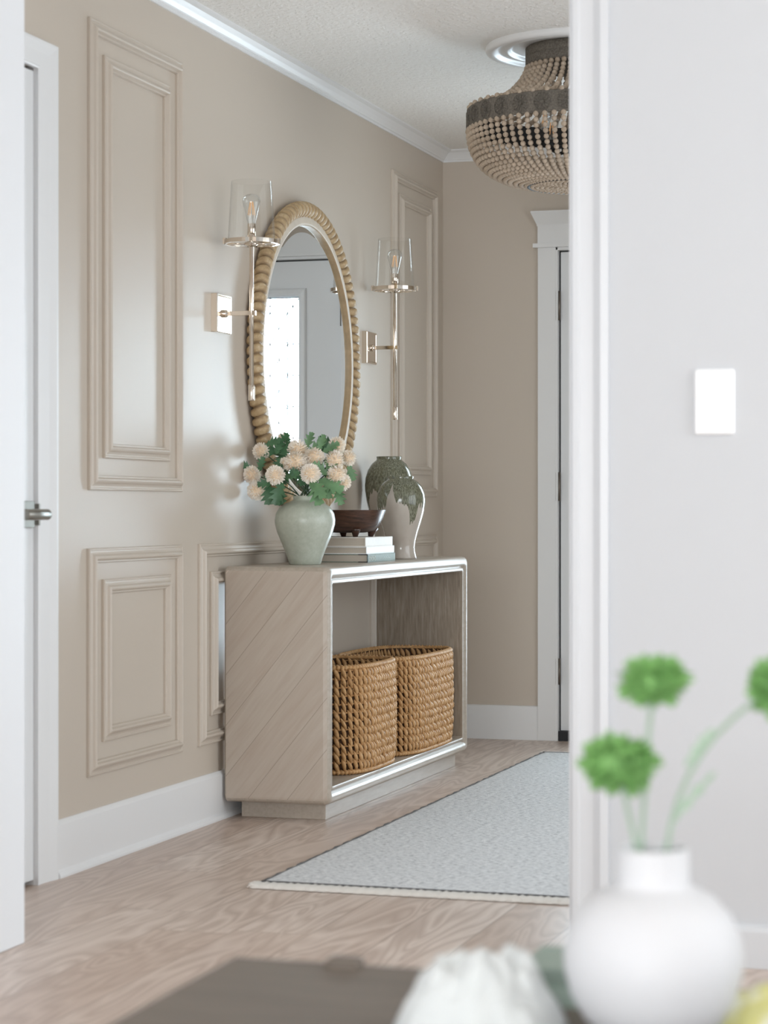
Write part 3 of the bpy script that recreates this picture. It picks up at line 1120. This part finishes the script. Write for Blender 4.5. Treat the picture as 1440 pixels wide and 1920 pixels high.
def bloom_mesh(seed, r=1.0):
    rnd = random.Random(seed)
    mb = MB()
    mb.mi = 1
    mb.sphere((0, 0, 0), r * 0.72, 12, 8)
    mb.mi = 0
    n = 210
    ga = PI * (3 - math.sqrt(5))
    for i in range(n):
        z = 1 - 2 * (i + 0.5) / n
        rr = math.sqrt(1 - z * z)
        a = ga * i + rnd.uniform(-0.1, 0.1)
        nrm = Vector((rr * math.cos(a), rr * math.sin(a), z))
        t = nrm.cross(Vector((0, 0, 1)))
        t = t.normalized() if t.length > 1e-3 else Vector((1, 0, 0))
        t.rotate(Matrix.Rotation(rnd.uniform(-0.5, 0.5), 3, nrm))
        b = nrm.cross(t)
        w = r * 0.088
        o = nrm * (r * 0.55)
        tip = r * rnd.uniform(0.93, 1.06)
        lean = b * (r * rnd.uniform(-0.10, 0.10))
        p0 = o - t * w * 0.6
        p1 = o + t * w * 0.6
        m0 = nrm * (r * 0.82) - t * w + b * (w * 0.35) + lean * 0.5
        m1 = nrm * (r * 0.82) + t * w + b * (w * 0.35) + lean * 0.5
        mc = nrm * (r * 0.82) - b * (w * 0.15) + lean * 0.5
        q0 = nrm * tip - t * w * 0.62 + lean
        q1 = nrm * tip + t * w * 0.62 + lean
        qc = nrm * (tip * 0.985) + lean - b * (w * 0.1)
        vs = [mb.v(x) for x in (p0, o, p1, m0, mc, m1, q0, qc, q1)]
        for f in ((0, 1, 4, 3), (1, 2, 5, 4), (3, 4, 7, 6), (4, 5, 8, 7)):
            mb.face([vs[x] for x in f], True)
    bmesh.ops.recalc_face_normals(mb.bm, faces=mb.bm.faces[:])
    me = bpy.data.meshes.new('bloom')
    mb.bm.to_mesh(me)
    mb.bm.free()
    me.materials.append(M['petal'])
    me.materials.append(M['petal_core'])
    return me


BL = [bloom_mesh(s) for s in (1, 2, 3)]
mouth = Vector((FV[0], FV[1], TZ + 0.214))
flowers = [
    ((-2.464, 6.670, 1.137), 0.0245, 'cream pompom flower at the upper left of the bouquet, against the mirror frame'),
    ((-2.404, 6.710, 1.175), 0.0195, 'cream pompom flower topmost left, small, in front of the bright mirror glass'),
    ((-2.345, 6.682, 1.141), 0.0290, 'cream pompom flower at the centre top, tucked behind the largest bloom'),
    ((-2.336, 6.633, 1.100), 0.0320, 'largest cream pompom flower, front and centre of the bouquet'),
    ((-2.285, 6.673, 1.117), 0.0275, 'peachy cream pompom flower just right of the largest bloom'),
    ((-2.284, 6.628, 1.064), 0.0285, 'cream pompom flower low in the centre, above the vase mouth'),
    ((-2.483, 6.635, 1.062), 0.0255, 'cream pompom flower farthest left of the bouquet, at mid height'),
    ((-2.394, 6.608, 1.059), 0.0275, 'cream pompom flower in front between the far left bloom and the vase mouth'),
    ((-2.463, 6.626, 1.011), 0.0270, 'cream pompom flower hanging lowest at the left of the vase'),
    ((-2.233, 6.741, 1.156), 0.0245, 'cream pompom flower at the upper right, against the right mirror rim'),
    ((-2.225, 6.692, 1.107), 0.0287, 'cream pompom flower in the right cluster, below the upper right bloom'),
    ((-2.205, 6.771, 1.116), 0.0228, 'cream pompom flower farthest right, turned sideways'),
    ((-2.207, 6.661, 1.061), 0.0272, 'cream pompom flower in the right cluster, second from the bottom'),
    ((-2.205, 6.712, 1.038), 0.0240, 'cream pompom flower lowest in the right cluster'),
    ((-2.382, 6.672, 1.099), 0.0175, 'small cream pompom flower half hidden left of the largest bloom')]
leafspec = {
    0: [((0.02, -0.01, 0.02), (0.9, -0.3, 0.25), 0.05, 0.018, 0), ((0.05, 0.0, -0.01), (0.4, -0.2, 0.9), 0.05, 0.018, 0)],
    1: [((0.0, 0.0, -0.03), (0.3, -0.4, 0.6), 0.055, 0.02, 0), ((0.0, -0.02, -0.04), (-0.7, -0.4, 0.1), 0.06, 0.022, 0), ((0.02, -0.03, -0.05), (-0.3, -0.5, -0.6), 0.055, 0.02, 0)],
    2: [((0.02, 0.02, 0.0), (0.3, 0.1, 0.9), 0.055, 0.016, 1), ((0.03, 0.02, -0.01), (0.7, 0.1, 0.6), 0.065, 0.018, 1), ((0.035, 0.02, -0.01), (0.95, 0.2, 0.25), 0.07, 0.02, 0)],
    4: [((0.01, 0.01, 0.02), (0.3, 0.1, 1.0), 0.05, 0.015, 1), ((0.02, 0.02, 0.015), (0.8, 0.1, 0.5), 0.055, 0.016, 1), ((0.03, 0.01, -0.01), (0.7, -0.3, -0.5), 0.05, 0.02, 1)],
    5: [((0.0, 0.0, -0.02), (0.6, -0.3, -0.6), 0.07, 0.026, 1), ((-0.02, 0.0, -0.02), (-0.4, -0.3, 0.4), 0.05, 0.018, 0), ((0.01, 0.0, -0.025), (0.35, -0.35, -0.8), 0.075, 0.028, 1), ((0.02, 0.02, -0.02), (0.95, -0.1, -0.35), 0.08, 0.026, 1)],
    6: [((0.0, 0.0, 0.02), (-0.6, -0.2, 0.3), 0.04, 0.014, 0), ((0.025, 0.0, 0.01), (0.3, -0.2, 0.8), 0.045, 0.015, 0)],
    7: [((0.0, 0.01, -0.02), (-0.7, -0.3, -0.1), 0.055, 0.018, 0), ((0.02, 0.01, -0.02), (-0.2, -0.3, -0.9), 0.07, 0.026, 0), ((0.03, 0.01, -0.01), (0.8, -0.3, 0.3), 0.05, 0.018, 0)],
    8: [((0.05, 0.0, 0.01), (0.6, -0.2, -0.7), 0.06, 0.025, 0), ((0.04, 0.0, 0.02), (0.1, -0.3, -0.9), 0.06, 0.024, 0), ((0.03, 0.0, 0.02), (0.3, -0.2, 0.6), 0.04, 0.015, 0)],
    9: [((-0.01, 0.0, 0.0), (-0.8, 0.0, 0.4), 0.055, 0.016, 0)],
    11: [((0.0, 0.0, -0.02), (0.3, 0.0, -0.8), 0.05, 0.016, 1)],
    12: [((-0.03, 0.0, 0.0), (-0.5, -0.2, 0.4), 0.055, 0.02, 1), ((-0.03, 0.0, -0.01), (0.1, -0.2, -0.9), 0.06, 0.022, 1)],
    3: [((-0.03, 0.03, 0.01), (-0.5, 0.2, 0.7), 0.055, 0.02, 0), ((0.0, 0.03, -0.02), (0.2, 0.2, -0.9), 0.05, 0.02, 0)],
    10: [((-0.02, 0.03, 0.02), (-0.6, 0.2, 0.6), 0.055, 0.02, 0), ((0.0, 0.03, -0.01), (-0.7, 0.0, -0.5), 0.055, 0.02, 0)],
    14: [((0.0, 0.02, 0.0), (-0.6, 0.2, 0.7), 0.06, 0.022, 0), ((0.0, 0.02, -0.01), (-0.3, 0.1, -0.9), 0.055, 0.02, 0), ((-0.01, 0.02, 0.02), (0.2, 0.2, 1.0), 0.05, 0.018, 0)],
    13: [((-0.02, 0.0, -0.015), (0.3, -0.2, -0.8), 0.055, 0.02, 1)],
}
for i, (p, r, lab) in enumerate(flowers):
    p = Vector(p)
    fl = root('chrysanthemum', (p.x, p.y, p.z))
    tag(fl, lab, 'flower', 'cream flowers in the celadon vase')
    b = bpy.data.objects.new('bloom', BL[i % 3])
    COL.objects.link(b)
    b.parent = fl
    b.scale = (r * 1.17, r * 1.17, r * 1.17)
    rnd = random.Random(i)
    b.rotation_euler = (rnd.uniform(0, 6), rnd.uniform(0, 6), rnd.uniform(0, 6))
    a = 2 * PI * i / 15
    m0 = mouth + Vector((0.018 * math.cos(a), 0.018 * math.sin(a), 0))
    mb = MB()
    pts = []
    low = m0 + Vector((-0.6 * (m0.x - mouth.x), -0.6 * (m0.y - mouth.y), -0.16))
    c1 = m0.lerp(p, 0.45) + Vector((0, 0, 0.02))
    pts = [low, m0]
    for q in range(1, 7):
        t = q / 6
        pts.append(m0 * (1 - t) ** 2 + c1 * 2 * t * (1 - t) + p * t * t)
    mb.tube(pts, 0.0021, 6)
    mb.build('stem', M['stem'], fl)
    for (off, d, L, Wd, pale) in leafspec.get(i, []):
        mb = MB()
        leaf_mesh(mb, p + Vector(off), d, (0.2, -1, 0.35), L * 1.12, Wd * 1.15, 3, 0.12)
        mb.build('leaf', M['leaf_pale'] if pale else M['leaf'], fl)

# books
def book(x0, x1, y0, y1, z0, h, cover, label, green=False):
    bk = root('book', ((x0 + x1) / 2, (y0 + y1) / 2, z0))
    tag(bk, label, 'book', 'books stacked on the console')
    t = 0.0028
    mb = MB()
    mb.box((x0, y0, z0), (x1, y1, z0 + t))
    mb.box((x0, y0, z0 + h - t), (x1, y1, z0 + h))
    mb.box((x1 - t, y0, z0 + t), (x1, y1, z0 + h - t))
    mb.build('cover', cover, bk, bevel=0.0006)
    MB().box((x0 + 0.004, y0 + 0.003, z0 + t), (x1 - t, y1 - 0.003, z0 + h - t)).build('pages', M['paper'], bk)
    return bk


bz = TZ
b1 = book(-2.452, -2.214, 7.003, 7.318, bz, 0.0275, M['cover_green'], 'sage green book with pale lettering on its spine, bottom of the stack on the console')
# black hinge wrapping the near end of the spine, and the foil marks
mb = MB()
mb.box((-2.2145, 7.0015, bz + 0.0002), (-2.2134, 7.0075, bz + 0.0273))
mb.box((-2.246, 7.0015, bz + 0.0245), (-2.2134, 7.0032, bz + 0.0273))
mb.box((-2.246, 7.0015, bz + 0.0002), (-2.2134, 7.0032, bz + 0.003))
mb.build('spine_end', M['cover_edge'], b1)
mb = MB()


def stroke(u0, v0, u1, v1, w=0.0011):
    du, dv = u1 - u0, v1 - v0
    l = math.hypot(du, dv)
    nx, ny = -dv / l * w, du / l * w * 0.6
    xx = -2.2138
    a = [(u0 - nx, v0 - ny), (u1 - nx, v1 - ny), (u1 + nx, v1 + ny), (u0 + nx, v0 + ny)]
    mb.rings([[(xx, u, v) for u, v in a], [(xx + 0.0005, u, v) for u, v in a]], True, True, True, smooth=False)


yy = 7.022
for k in range(5):
    stroke(yy, bz + 0.006, yy, bz + 0.0215)
    stroke(yy, bz + 0.0215, yy + 0.008, bz + (0.0065 if k % 2 else 0.014))
    stroke(yy + 0.008, bz + 0.006, yy + 0.008, bz + 0.0215)
    if k % 2 == 0:
        stroke(yy, bz + 0.006, yy + 0.008, bz + 0.006)
    yy += 0.0155
mb.build('title_lettering', M['ink'], b1)
mb = MB()
for k in range(9):
    stroke(7.145 + k * 0.013, bz + 0.0115, 7.145 + k * 0.013 + 0.008, bz + 0.0115 + (0.003 if k % 2 else 0.0), 0.0009)
mb.build('author_lettering', M['ink'], b1)
bz += 0.0275
book(-2.448, -2.2165, 7.001, 7.315, bz, 0.0245, M['cover_white'], 'plain white book in the middle of the stack on the console')
bz += 0.0245
book(-2.444, -2.2195, 6.999, 7.305, bz, 0.031, M['cover_cream'], 'thick cream book on top of the stack, under the dark bowl')
bz += 0.031

# footed dark bowl
bw = root('bowl', (-2.33, 7.166, bz))
tag(bw, 'dark brown footed wooden bowl on the stack of books', 'bowl')
mb = MB()
bc = Vector((-2.33, 7.166, 0))
prof = [(0.0006, 0.014), (0.055, 0.014), (0.082, 0.020), (0.101, 0.038), (0.113, 0.062), (0.1225, 0.088), (0.1235, 0.0905), (0.119, 0.0905), (0.108, 0.064), (0.088, 0.042), (0.055, 0.032), (0.0006, 0.030)]
rs = []
for r, z in prof:
    ring = []
    for i in range(48):
        a = 2 * PI * i / 48
        ring.append((bc.x + r * math.cos(a) * 1.0, bc.y + r * math.sin(a) * 1.08, bz + z))
    rs.append(ring)
mb.rings(rs, True, smooth=True)
mb.build('dish', M['walnut'], bw)
for k in range(4):
    a = PI / 4 + k * PI / 2 - 0.2
    px, py = bc.x + 0.074 * math.cos(a), bc.y + 0.074 * math.sin(a)
    mb = MB()
    mb.tube([(px + 0.012 * math.cos(a), py + 0.012 * math.sin(a), bz + 0.034), (px + 0.004 * math.cos(a), py + 0.004 * math.sin(a), bz + 0.018), (px, py, bz)], [0.018, 0.014, 0.008], 10)
    mb.build('foot', M['walnut'], bw)


def glazed(x, y, H, R, mat, label, prof):
    mb = MB()
    mb.lathe([(r * R, z * H) for r, z in prof], (x, y, TZ), 56)
    o = mb.build('ceramic_jar', mat, origin=(x, y, TZ))
    tag(o, label, 'vase', 'drip glazed jars on the console')
    # material space: z measured from mid-height
    o.data.transform(Matrix.Translation((0, 0, -H * 0.5)))
    o.location.z += H * 0.5
    return o


jar = [(0.004, 0.0), (0.60, 0.0), (0.655, 0.006), (0.635, 0.03), (0.575, 0.10), (0.565, 0.15), (0.60, 0.22), (0.69, 0.32), (0.82, 0.44), (0.935, 0.56), (0.99, 0.66), (1.0, 0.715), (0.975, 0.785), (0.88, 0.865), (0.72, 0.925), (0.58, 0.955),
       (0.525, 0.966), (0.51, 0.976), (0.525, 0.99), (0.52, 1.0), (0.47, 1.0), (0.45, 0.97), (0.6, 0.92), (0.8, 0.8), (0.85, 0.7), (0.6, 0.4), (0.3, 0.05), (0.004, 0.04)]
glazed(-2.262, 7.5485, 0.2925, 0.0866, M['drip_a'], 'olive drip glazed ceramic jar in front, the shorter of the pair on the console', jar)
glazed(-2.402, 7.8615, 0.3705, 0.0895, M['drip_b'], 'olive drip glazed ceramic jar behind, the taller of the pair on the console', jar)

# ------------------------------------------------------------------ chandelier
CX, CY = -1.52, 7.074
md = MB()
md.lathe([(0.30, CZ), (0.302, CZ - 0.010), (0.297, CZ - 0.019), (0.285, CZ - 0.022), (0.270, CZ - 0.017), (0.262, CZ - 0.010), (0.245, CZ - 0.009), (0.238, CZ - 0.013), (0.228, CZ - 0.014), (0.222, CZ - 0.006), (0.21, CZ - 0.003), (0.0006, CZ - 0.003)], (CX, CY, 0), 96)
mo = md.build('ceiling_medallion', M['trim'], origin=(CX, CY, CZ))
tag(mo, 'round white moulded medallion on the ceiling above the beaded chandelier', 'ceiling medallion')
ch = root('chandelier', (CX, CY, 1.98))
tag(ch, 'basket shaped wooden bead chandelier with a grey corded band hanging from the ceiling', 'chandelier')
mb = MB()
mb.lathe([(0.168, CZ - 0.003), (0.172, CZ - 0.006), (0.172, 2.418), (0.1705, 2.416), (0.172, 2.414), (0.172, 2.385), (0.168, 2.383), (0.164, 2.385), (0.164, CZ - 0.004)], (CX, CY, 0), 72)
mb.build('ceiling_collar', M['cord'], ch)
mb = MB()
mb.lathe([(0.356, 2.178), (0.361, 2.181), (0.3615, 2.243), (0.357, 2.247), (0.353, 2.244)], (CX, CY, 0), 120)
for k in range(30):
    a = 2 * PI * k / 30
    for q in range(14):
        b0 = 2 * PI * q / 14
        pts = []
        for rr in (0.006, 0.026):
            da = rr * math.cos(b0) / 0.3625
            pts.append((CX + 0.363 * math.cos(a + da), CY + 0.363 * math.sin(a + da), 2.2125 + rr * math.sin(b0)))
        mb.tube(pts, 0.0014, 4)
    ringp = []
    for q in range(17):
        b0 = 2 * PI * q / 16
        da = 0.028 * math.cos(b0) / 0.3625
        ringp.append((CX + 0.3625 * math.cos(a + da), CY + 0.3625 * math.sin(a + da), 2.2125 + 0.028 * math.sin(b0)))
    mb.tube(ringp, 0.0018, 4, caps=False)
mb.build('corded_band', M['cord'], ch)
mb = MB()
mb.lathe([(0.353, 2.246), (0.352, 2.179), (0.356, 2.178)], (CX, CY, 0), 96)
mb.build('band_lining', M['cord_dark'], ch)  # inside face of the band, its shade put in as near-black colour


def strand_mesh(pts, r):
    """beads threaded along a profile of (radius, z)"""
    P = [Vector((a, 0, b)) for a, b in pts]
    D = [0]
    for a, b in zip(P, P[1:]):
        D.append(D[-1] + (b - a).length)
    n = int(D[-1] / (r * 1.92))
    mb = MB()
    k = 0
    for i in range(n + 1):
        d = D[-1] * i / n
        while k < len(D) - 2 and D[k + 1] < d:
            k += 1
        p = P[k].lerp(P[k + 1], (d - D[k]) / (D[k + 1] - D[k]))
        mb.sphere(p, r, 9, 6)
    me = bpy.data.meshes.new('bead_strand')
    bmesh.ops.recalc_face_normals(mb.bm, faces=mb.bm.faces[:])
    mb.bm.to_mesh(me)
    mb.bm.free()
    me.materials.append(M['bead'])
    return me


lower = [(0.358, 2.176), (0.3555, 2.150), (0.350, 2.125), (0.341, 2.102), (0.328, 2.080), (0.311, 2.060), (0.288, 2.042), (0.262, 2.028), (0.232, 2.016), (0.20, 2.008), (0.168, 2.003)]
upper = [(0.168, 2.378), (0.176, 2.356), (0.190, 2.334), (0.208, 2.313), (0.232, 2.292), (0.262, 2.274), (0.298, 2.259), (0.335, 2.251), (0.354, 2.250)]
ml, mu = strand_mesh(lower, 0.0088), strand_mesh(upper, 0.0088)
al = [(2 * PI * i / 76, ml, 0.35) for i in range(76)] + [(2 * PI * (i + 0.5) / 48, mu, 0.25) for i in range(48)]
cth, sth = math.cos(math.radians(17.12)), math.sin(math.radians(17.12))
al.sort(key=lambda q: q[2] * (math.cos(q[0]) * cth + math.sin(q[0]) * sth))
for a, me, _ in al[:100]:
    o = bpy.data.objects.new('bead_strand', me)
    COL.objects.link(o)
    o.parent = ch
    o.location = (0, 0, -1.98)
    o.rotation_euler = (0, 0, a)
bmr = bmesh.new()
for a, me, _ in al[100:]:
    tmp = bmesh.new()
    tmp.from_mesh(me)
    bmesh.ops.transform(tmp, matrix=Matrix.Translation((0, 0, -1.98)) @ Matrix.Rotation(a, 4, 'Z'), verts=tmp.verts[:])
    mt = bpy.data.meshes.new('tmp')
    tmp.to_mesh(mt)
    tmp.free()
    bmr.from_mesh(mt)
    bpy.data.meshes.remove(mt)
me = bpy.data.meshes.new('bead_strands')
bmr.to_mesh(me)
bmr.free()
for p in me.polygons:
    p.use_smooth = True
me.materials.append(M['bead'])
o = bpy.data.objects.new('bead_strands', me)
COL.objects.link(o)
o.parent = ch
o['kind'] = 'stuff'
mb = MB()
mb.lathe([(0.158, 1.996), (0.166, 1.994), (0.170, 1.999), (0.166, 2.006), (0.158, 2.004), (0.158, 1.996)], (CX, CY, 0), 72)
mb.build('bottom_hoop', M['cord_dark'], ch)
# beads spiralling across the base
mb = MB()
for rr, cnt in ((0.150, 52), (0.134, 46), (0.118, 40), (0.102, 35), (0.086, 30), (0.07, 24), (0.054, 19), (0.038, 13), (0.022, 8)):
    for q in range(cnt):
        a = 2 * PI * q / cnt
        mb.sphere((CX + rr * math.cos(a), CY + rr * math.sin(a), 1.9995 - 0.004 * (1 - rr / 0.15)), 0.0086, 7, 5)
mb.build('base_beads', M['bead'], ch)
mb = MB()
mb.lathe([(0.0006, 2.10), (0.05, 2.10), (0.055, 2.11), (0.055, 2.135), (0.02, 2.15), (0.012, 2.16), (0.012, CZ - 0.004)], (CX, CY, 0), 24)
for q in range(4):
    a = 0.9 + q * PI / 2
    mb.tube([(CX + 0.04 * math.cos(a), CY + 0.04 * math.sin(a), 2.12), (CX + 0.10 * math.cos(a), CY + 0.10 * math.sin(a), 2.115), (CX + 0.14 * math.cos(a), CY + 0.14 * math.sin(a), 2.135)], 0.006, 8)
    mb.lathe([(0.014, 2.13), (0.016, 2.16), (0.013, 2.165)], (CX + 0.14 * math.cos(a), CY + 0.14 * math.sin(a), 0), 14)
mb.build('socket_arms', M['cord_dark'], ch)
for q in range(4):
    a = 0.9 + q * PI / 2
    bulb(ch, (CX + 0.14 * math.cos(a), CY + 0.14 * math.sin(a)), 2.162, 2.245, 0.024)

# ------------------------------------------------------------------ coffee table and what stands on it
TT = 0.42
tx0, tx1, ty0, ty1 = -0.948, 0.15, 1.72, 2.475
tb = root('coffee_table', (-0.4, 2.1, 0))
tag(tb, 'dark taupe low coffee table in the near foreground, its far corner showing', 'coffee table')
mb = MB()
mb.box((tx0, ty0, TT - 0.035), (tx1, ty1, TT))
mb.build('tabletop', M['table'], tb, bevel=0.003)
mb = MB()
mb.box((tx0 + 0.05, ty0 + 0.05, TT - 0.095), (tx1 - 0.05, ty1 - 0.05, TT - 0.035))
mb.build('apron', M['table'], tb)
for x in (tx0 + 0.05, tx1 - 0.10):
    for y in (ty0 + 0.05, ty1 - 0.10):
        MB().box((x, y, 0), (x + 0.05, y + 0.05, TT - 0.035)).build('leg', M['table'], tb, bevel=0.002)
mb = MB()
mb.rings([[(x, y, TT) for x, y in rrect(-0.824, -0.784, 2.438, 2.472, 0.006)], [(x, y, TT + 0.008) for x, y in rrect(-0.824, -0.784, 2.438, 2.472, 0.006)], [(x, y, TT + 0.010) for x, y in rrect(-0.822, -0.786, 2.440, 2.470, 0.005)]], True, True, True, smooth=False)
kn = mb.build('coaster', M['table'], origin=(-0.804, 2.455, TT))
tag(kn, 'small dark square coaster at the far edge of the coffee table', 'coaster')

# white bottle vase
VX, VY = -0.4024, 2.230
mb = MB()
wp = [(0.0006, 0.0), (0.046, 0.0), (0.052, 0.002), (0.070, 0.018), (0.083, 0.040), (0.0895, 0.065), (0.0905, 0.080), (0.0875, 0.101), (0.078, 0.122), (0.062, 0.139), (0.046, 0.1475), (0.0385, 0.151), (0.0365, 0.155), (0.0362, 0.186), (0.0355, 0.189), (0.0335, 0.189),
      (0.0325, 0.186), (0.033, 0.152), (0.06, 0.133), (0.082, 0.09), (0.07, 0.03), (0.0006, 0.012)]
mb.lathe(wp, (VX, VY, TT), 64)
wv = mb.build('vase', M['white_ceramic'], origin=(VX, VY, TT))
tag(wv, 'round white bottle vase with a short neck in the blurred foreground', 'vase')


def puff_mesh(seed):
    rnd = random.Random(seed)
    mb = MB()
    mb.sphere((0, 0, 0), 0.66, 14, 9)
    for i in range(260):
        n = Vector((rnd.gauss(0, 1), rnd.gauss(0, 1), rnd.gauss(0, 1))).normalized()
        t = n.orthogonal().normalized()
        t.rotate(Matrix.Rotation(rnd.uniform(0, 6.28), 3, n))
        b = n.cross(t)
        L = rnd.uniform(0.8, 1.08)
        w = 0.09
        vs = [mb.v(x) for x in (n * 0.5 - t * w, n * 0.5 + t * w, n * L * 0.85 + t * w * 1.3 + b * 0.05, n * L + b * 0.08, n * L * 0.85 - t * w * 1.3 + b * 0.05)]
        mb.face(vs, True)
    me = bpy.data.meshes.new('bloom')
    mb.bm.to_mesh(me)
    mb.bm.free()
    me.materials.append(M['puff'])
    return me


PM = [puff_mesh(s) for s in (4, 5)]
neck = Vector((VX, VY, TT + 0.187))
heads = [
    ((-0.402, 2.230, 0.7775), (0.0405, 0.0405, 0.028), Vector((-0.012, 0, 0)), (-0.41, 2.228, 0.70), 'green tufted flower in the white vase, upper bloom of the left pair'),
    ((-0.436, 2.220, 0.694), (0.0445, 0.0445, 0.034), Vector((-0.016, -0.004, 0)), (-0.428, 2.222, 0.65), 'green tufted flower in the white vase, lowest bloom, before the casing'),
    ((-0.285, 2.266, 0.770), (0.030, 0.030, 0.036), Vector((0.013, 0.004, 0)), (-0.377, 2.238, 0.715), 'green tufted flower leaning right on a long stem, cut by the photo edge'),
]
for i, (p, s3, off, c1, lab) in enumerate(heads):
    p = Vector(p)
    fl = root('tufted_flower', tuple(p))
    tag(fl, lab, 'flower', 'green flowers in the white vase')
    b = bpy.data.objects.new('bloom', PM[i % 2])
    COL.objects.link(b)
    b.parent = fl
    b.scale = s3
    b.rotation_euler = (0.15, 0.1 * i, 1.3 * i)
    m0 = neck + off
    c1 = Vector(c1)
    mb = MB()
    pts = [m0 + Vector((-off.x * 1.5, 0, -0.13)), m0]
    for q in range(1, 9):
        t = q / 8
        pts.append(m0 * (1 - t) ** 2 + c1 * 2 * t * (1 - t) + p * t * t)
    mb.tube(pts, 0.0026, 8)
    mb.build('stem', M['puff_stem'], fl)
    if i == 2:
        mb = MB()
        leaf_mesh(mb, (-0.372, 2.240, 0.69), (0.55, 0.1, 0.8), (0, -1, 0.2), 0.05, 0.007, 1, 0.1)
        leaf_mesh(mb, (-0.388, 2.235, 0.63), (0.45, 0.1, 0.6), (0, -1, 0.2), 0.075, 0.006, 1, 0.3)
        mb.build('leaf', M['puff_stem'], fl)

# white muslin heap
def heap(name, cx, cy, r, h, mat, label, cat, seed, sx=1.0, sy=1.0, rough=0.25):
    from mathutils import noise as nz
    mb = MB()
    rs = []
    nR, nA = 22, 72
    for i in range(nR + 1):
        t = 1 - i / nR
        ring = []
        for k in range(nA):
            a = 2 * PI * k / nA
            x, y = math.cos(a) * t, math.sin(a) * t
            w = 1 + 0.16 * nz.noise(Vector((math.cos(a) * 2.2 + seed, math.sin(a) * 2.2, seed)))
            z = (1 - t ** 2.4) * (1 + rough * nz.noise(Vector((x * 2.6 + seed, y * 2.6, 1.3)))) + rough * 0.55 * (1 - t ** 6) * nz.noise(Vector((x * 7 + seed, y * 7, 4.1)))
            ring.append((cx + x * r * sx * w, cy + y * r * sy * w, TT + 0.001 + max(0.0, h * z)))
        rs.append(ring)
    mb.rings(rs, True, True, True, True)
    o = mb.build(name, mat, origin=(cx, cy, TT))
    tag(o, label, cat)
    return o


heap('muslin_cloth', -0.575, 2.198, 0.085, 0.080, M['muslin'], 'crumpled white muslin cloth on the coffee table left of the white vase', 'cloth', 2.3, 1.0, 1.05, 0.3)
heap('linen_napkin', -0.268, 2.318, 0.095, 0.036, M['yellow'], 'pale yellow printed napkin on the coffee table right of the white vase', 'napkin', 9.1, 1.0, 0.9, 0.3)


def fbook(x0, x1, y0, y1, z0, h, cover, label):
    bk = root('book', ((x0 + x1) / 2, (y0 + y1) / 2, z0))
    tag(bk, label, 'book', 'sage books on the coffee table')
    t = 0.003
    mb = MB()
    mb.box((x0, y0, z0), (x1, y1, z0 + t))
    mb.box((x0, y0, z0 + h - t), (x1, y1, z0 + h))
    mb.box((x0, y0, z0 + t), (x1, y0 + t, z0 + h - t))
    mb.build('cover', cover, bk)
    MB().box((x0 + 0.003, y0 + t, z0 + t), (x1 - 0.003, y1 - 0.004, z0 + h - t)).build('pages', M['paper'], bk)


fbook(-0.575, -0.435, 2.322, 2.46, TT, 0.021, M['sage_book'], 'dusty sage book lying flat on the coffee table behind the white vase, lower of two')
fbook(-0.568, -0.440, 2.326, 2.455, TT + 0.021, 0.018, M['sage_dark'], 'darker sage book on top of the dusty sage one behind the white vase')

# tidy helper properties
for o in bpy.data.objects:
    if '_o' in o:
        del o['_o']
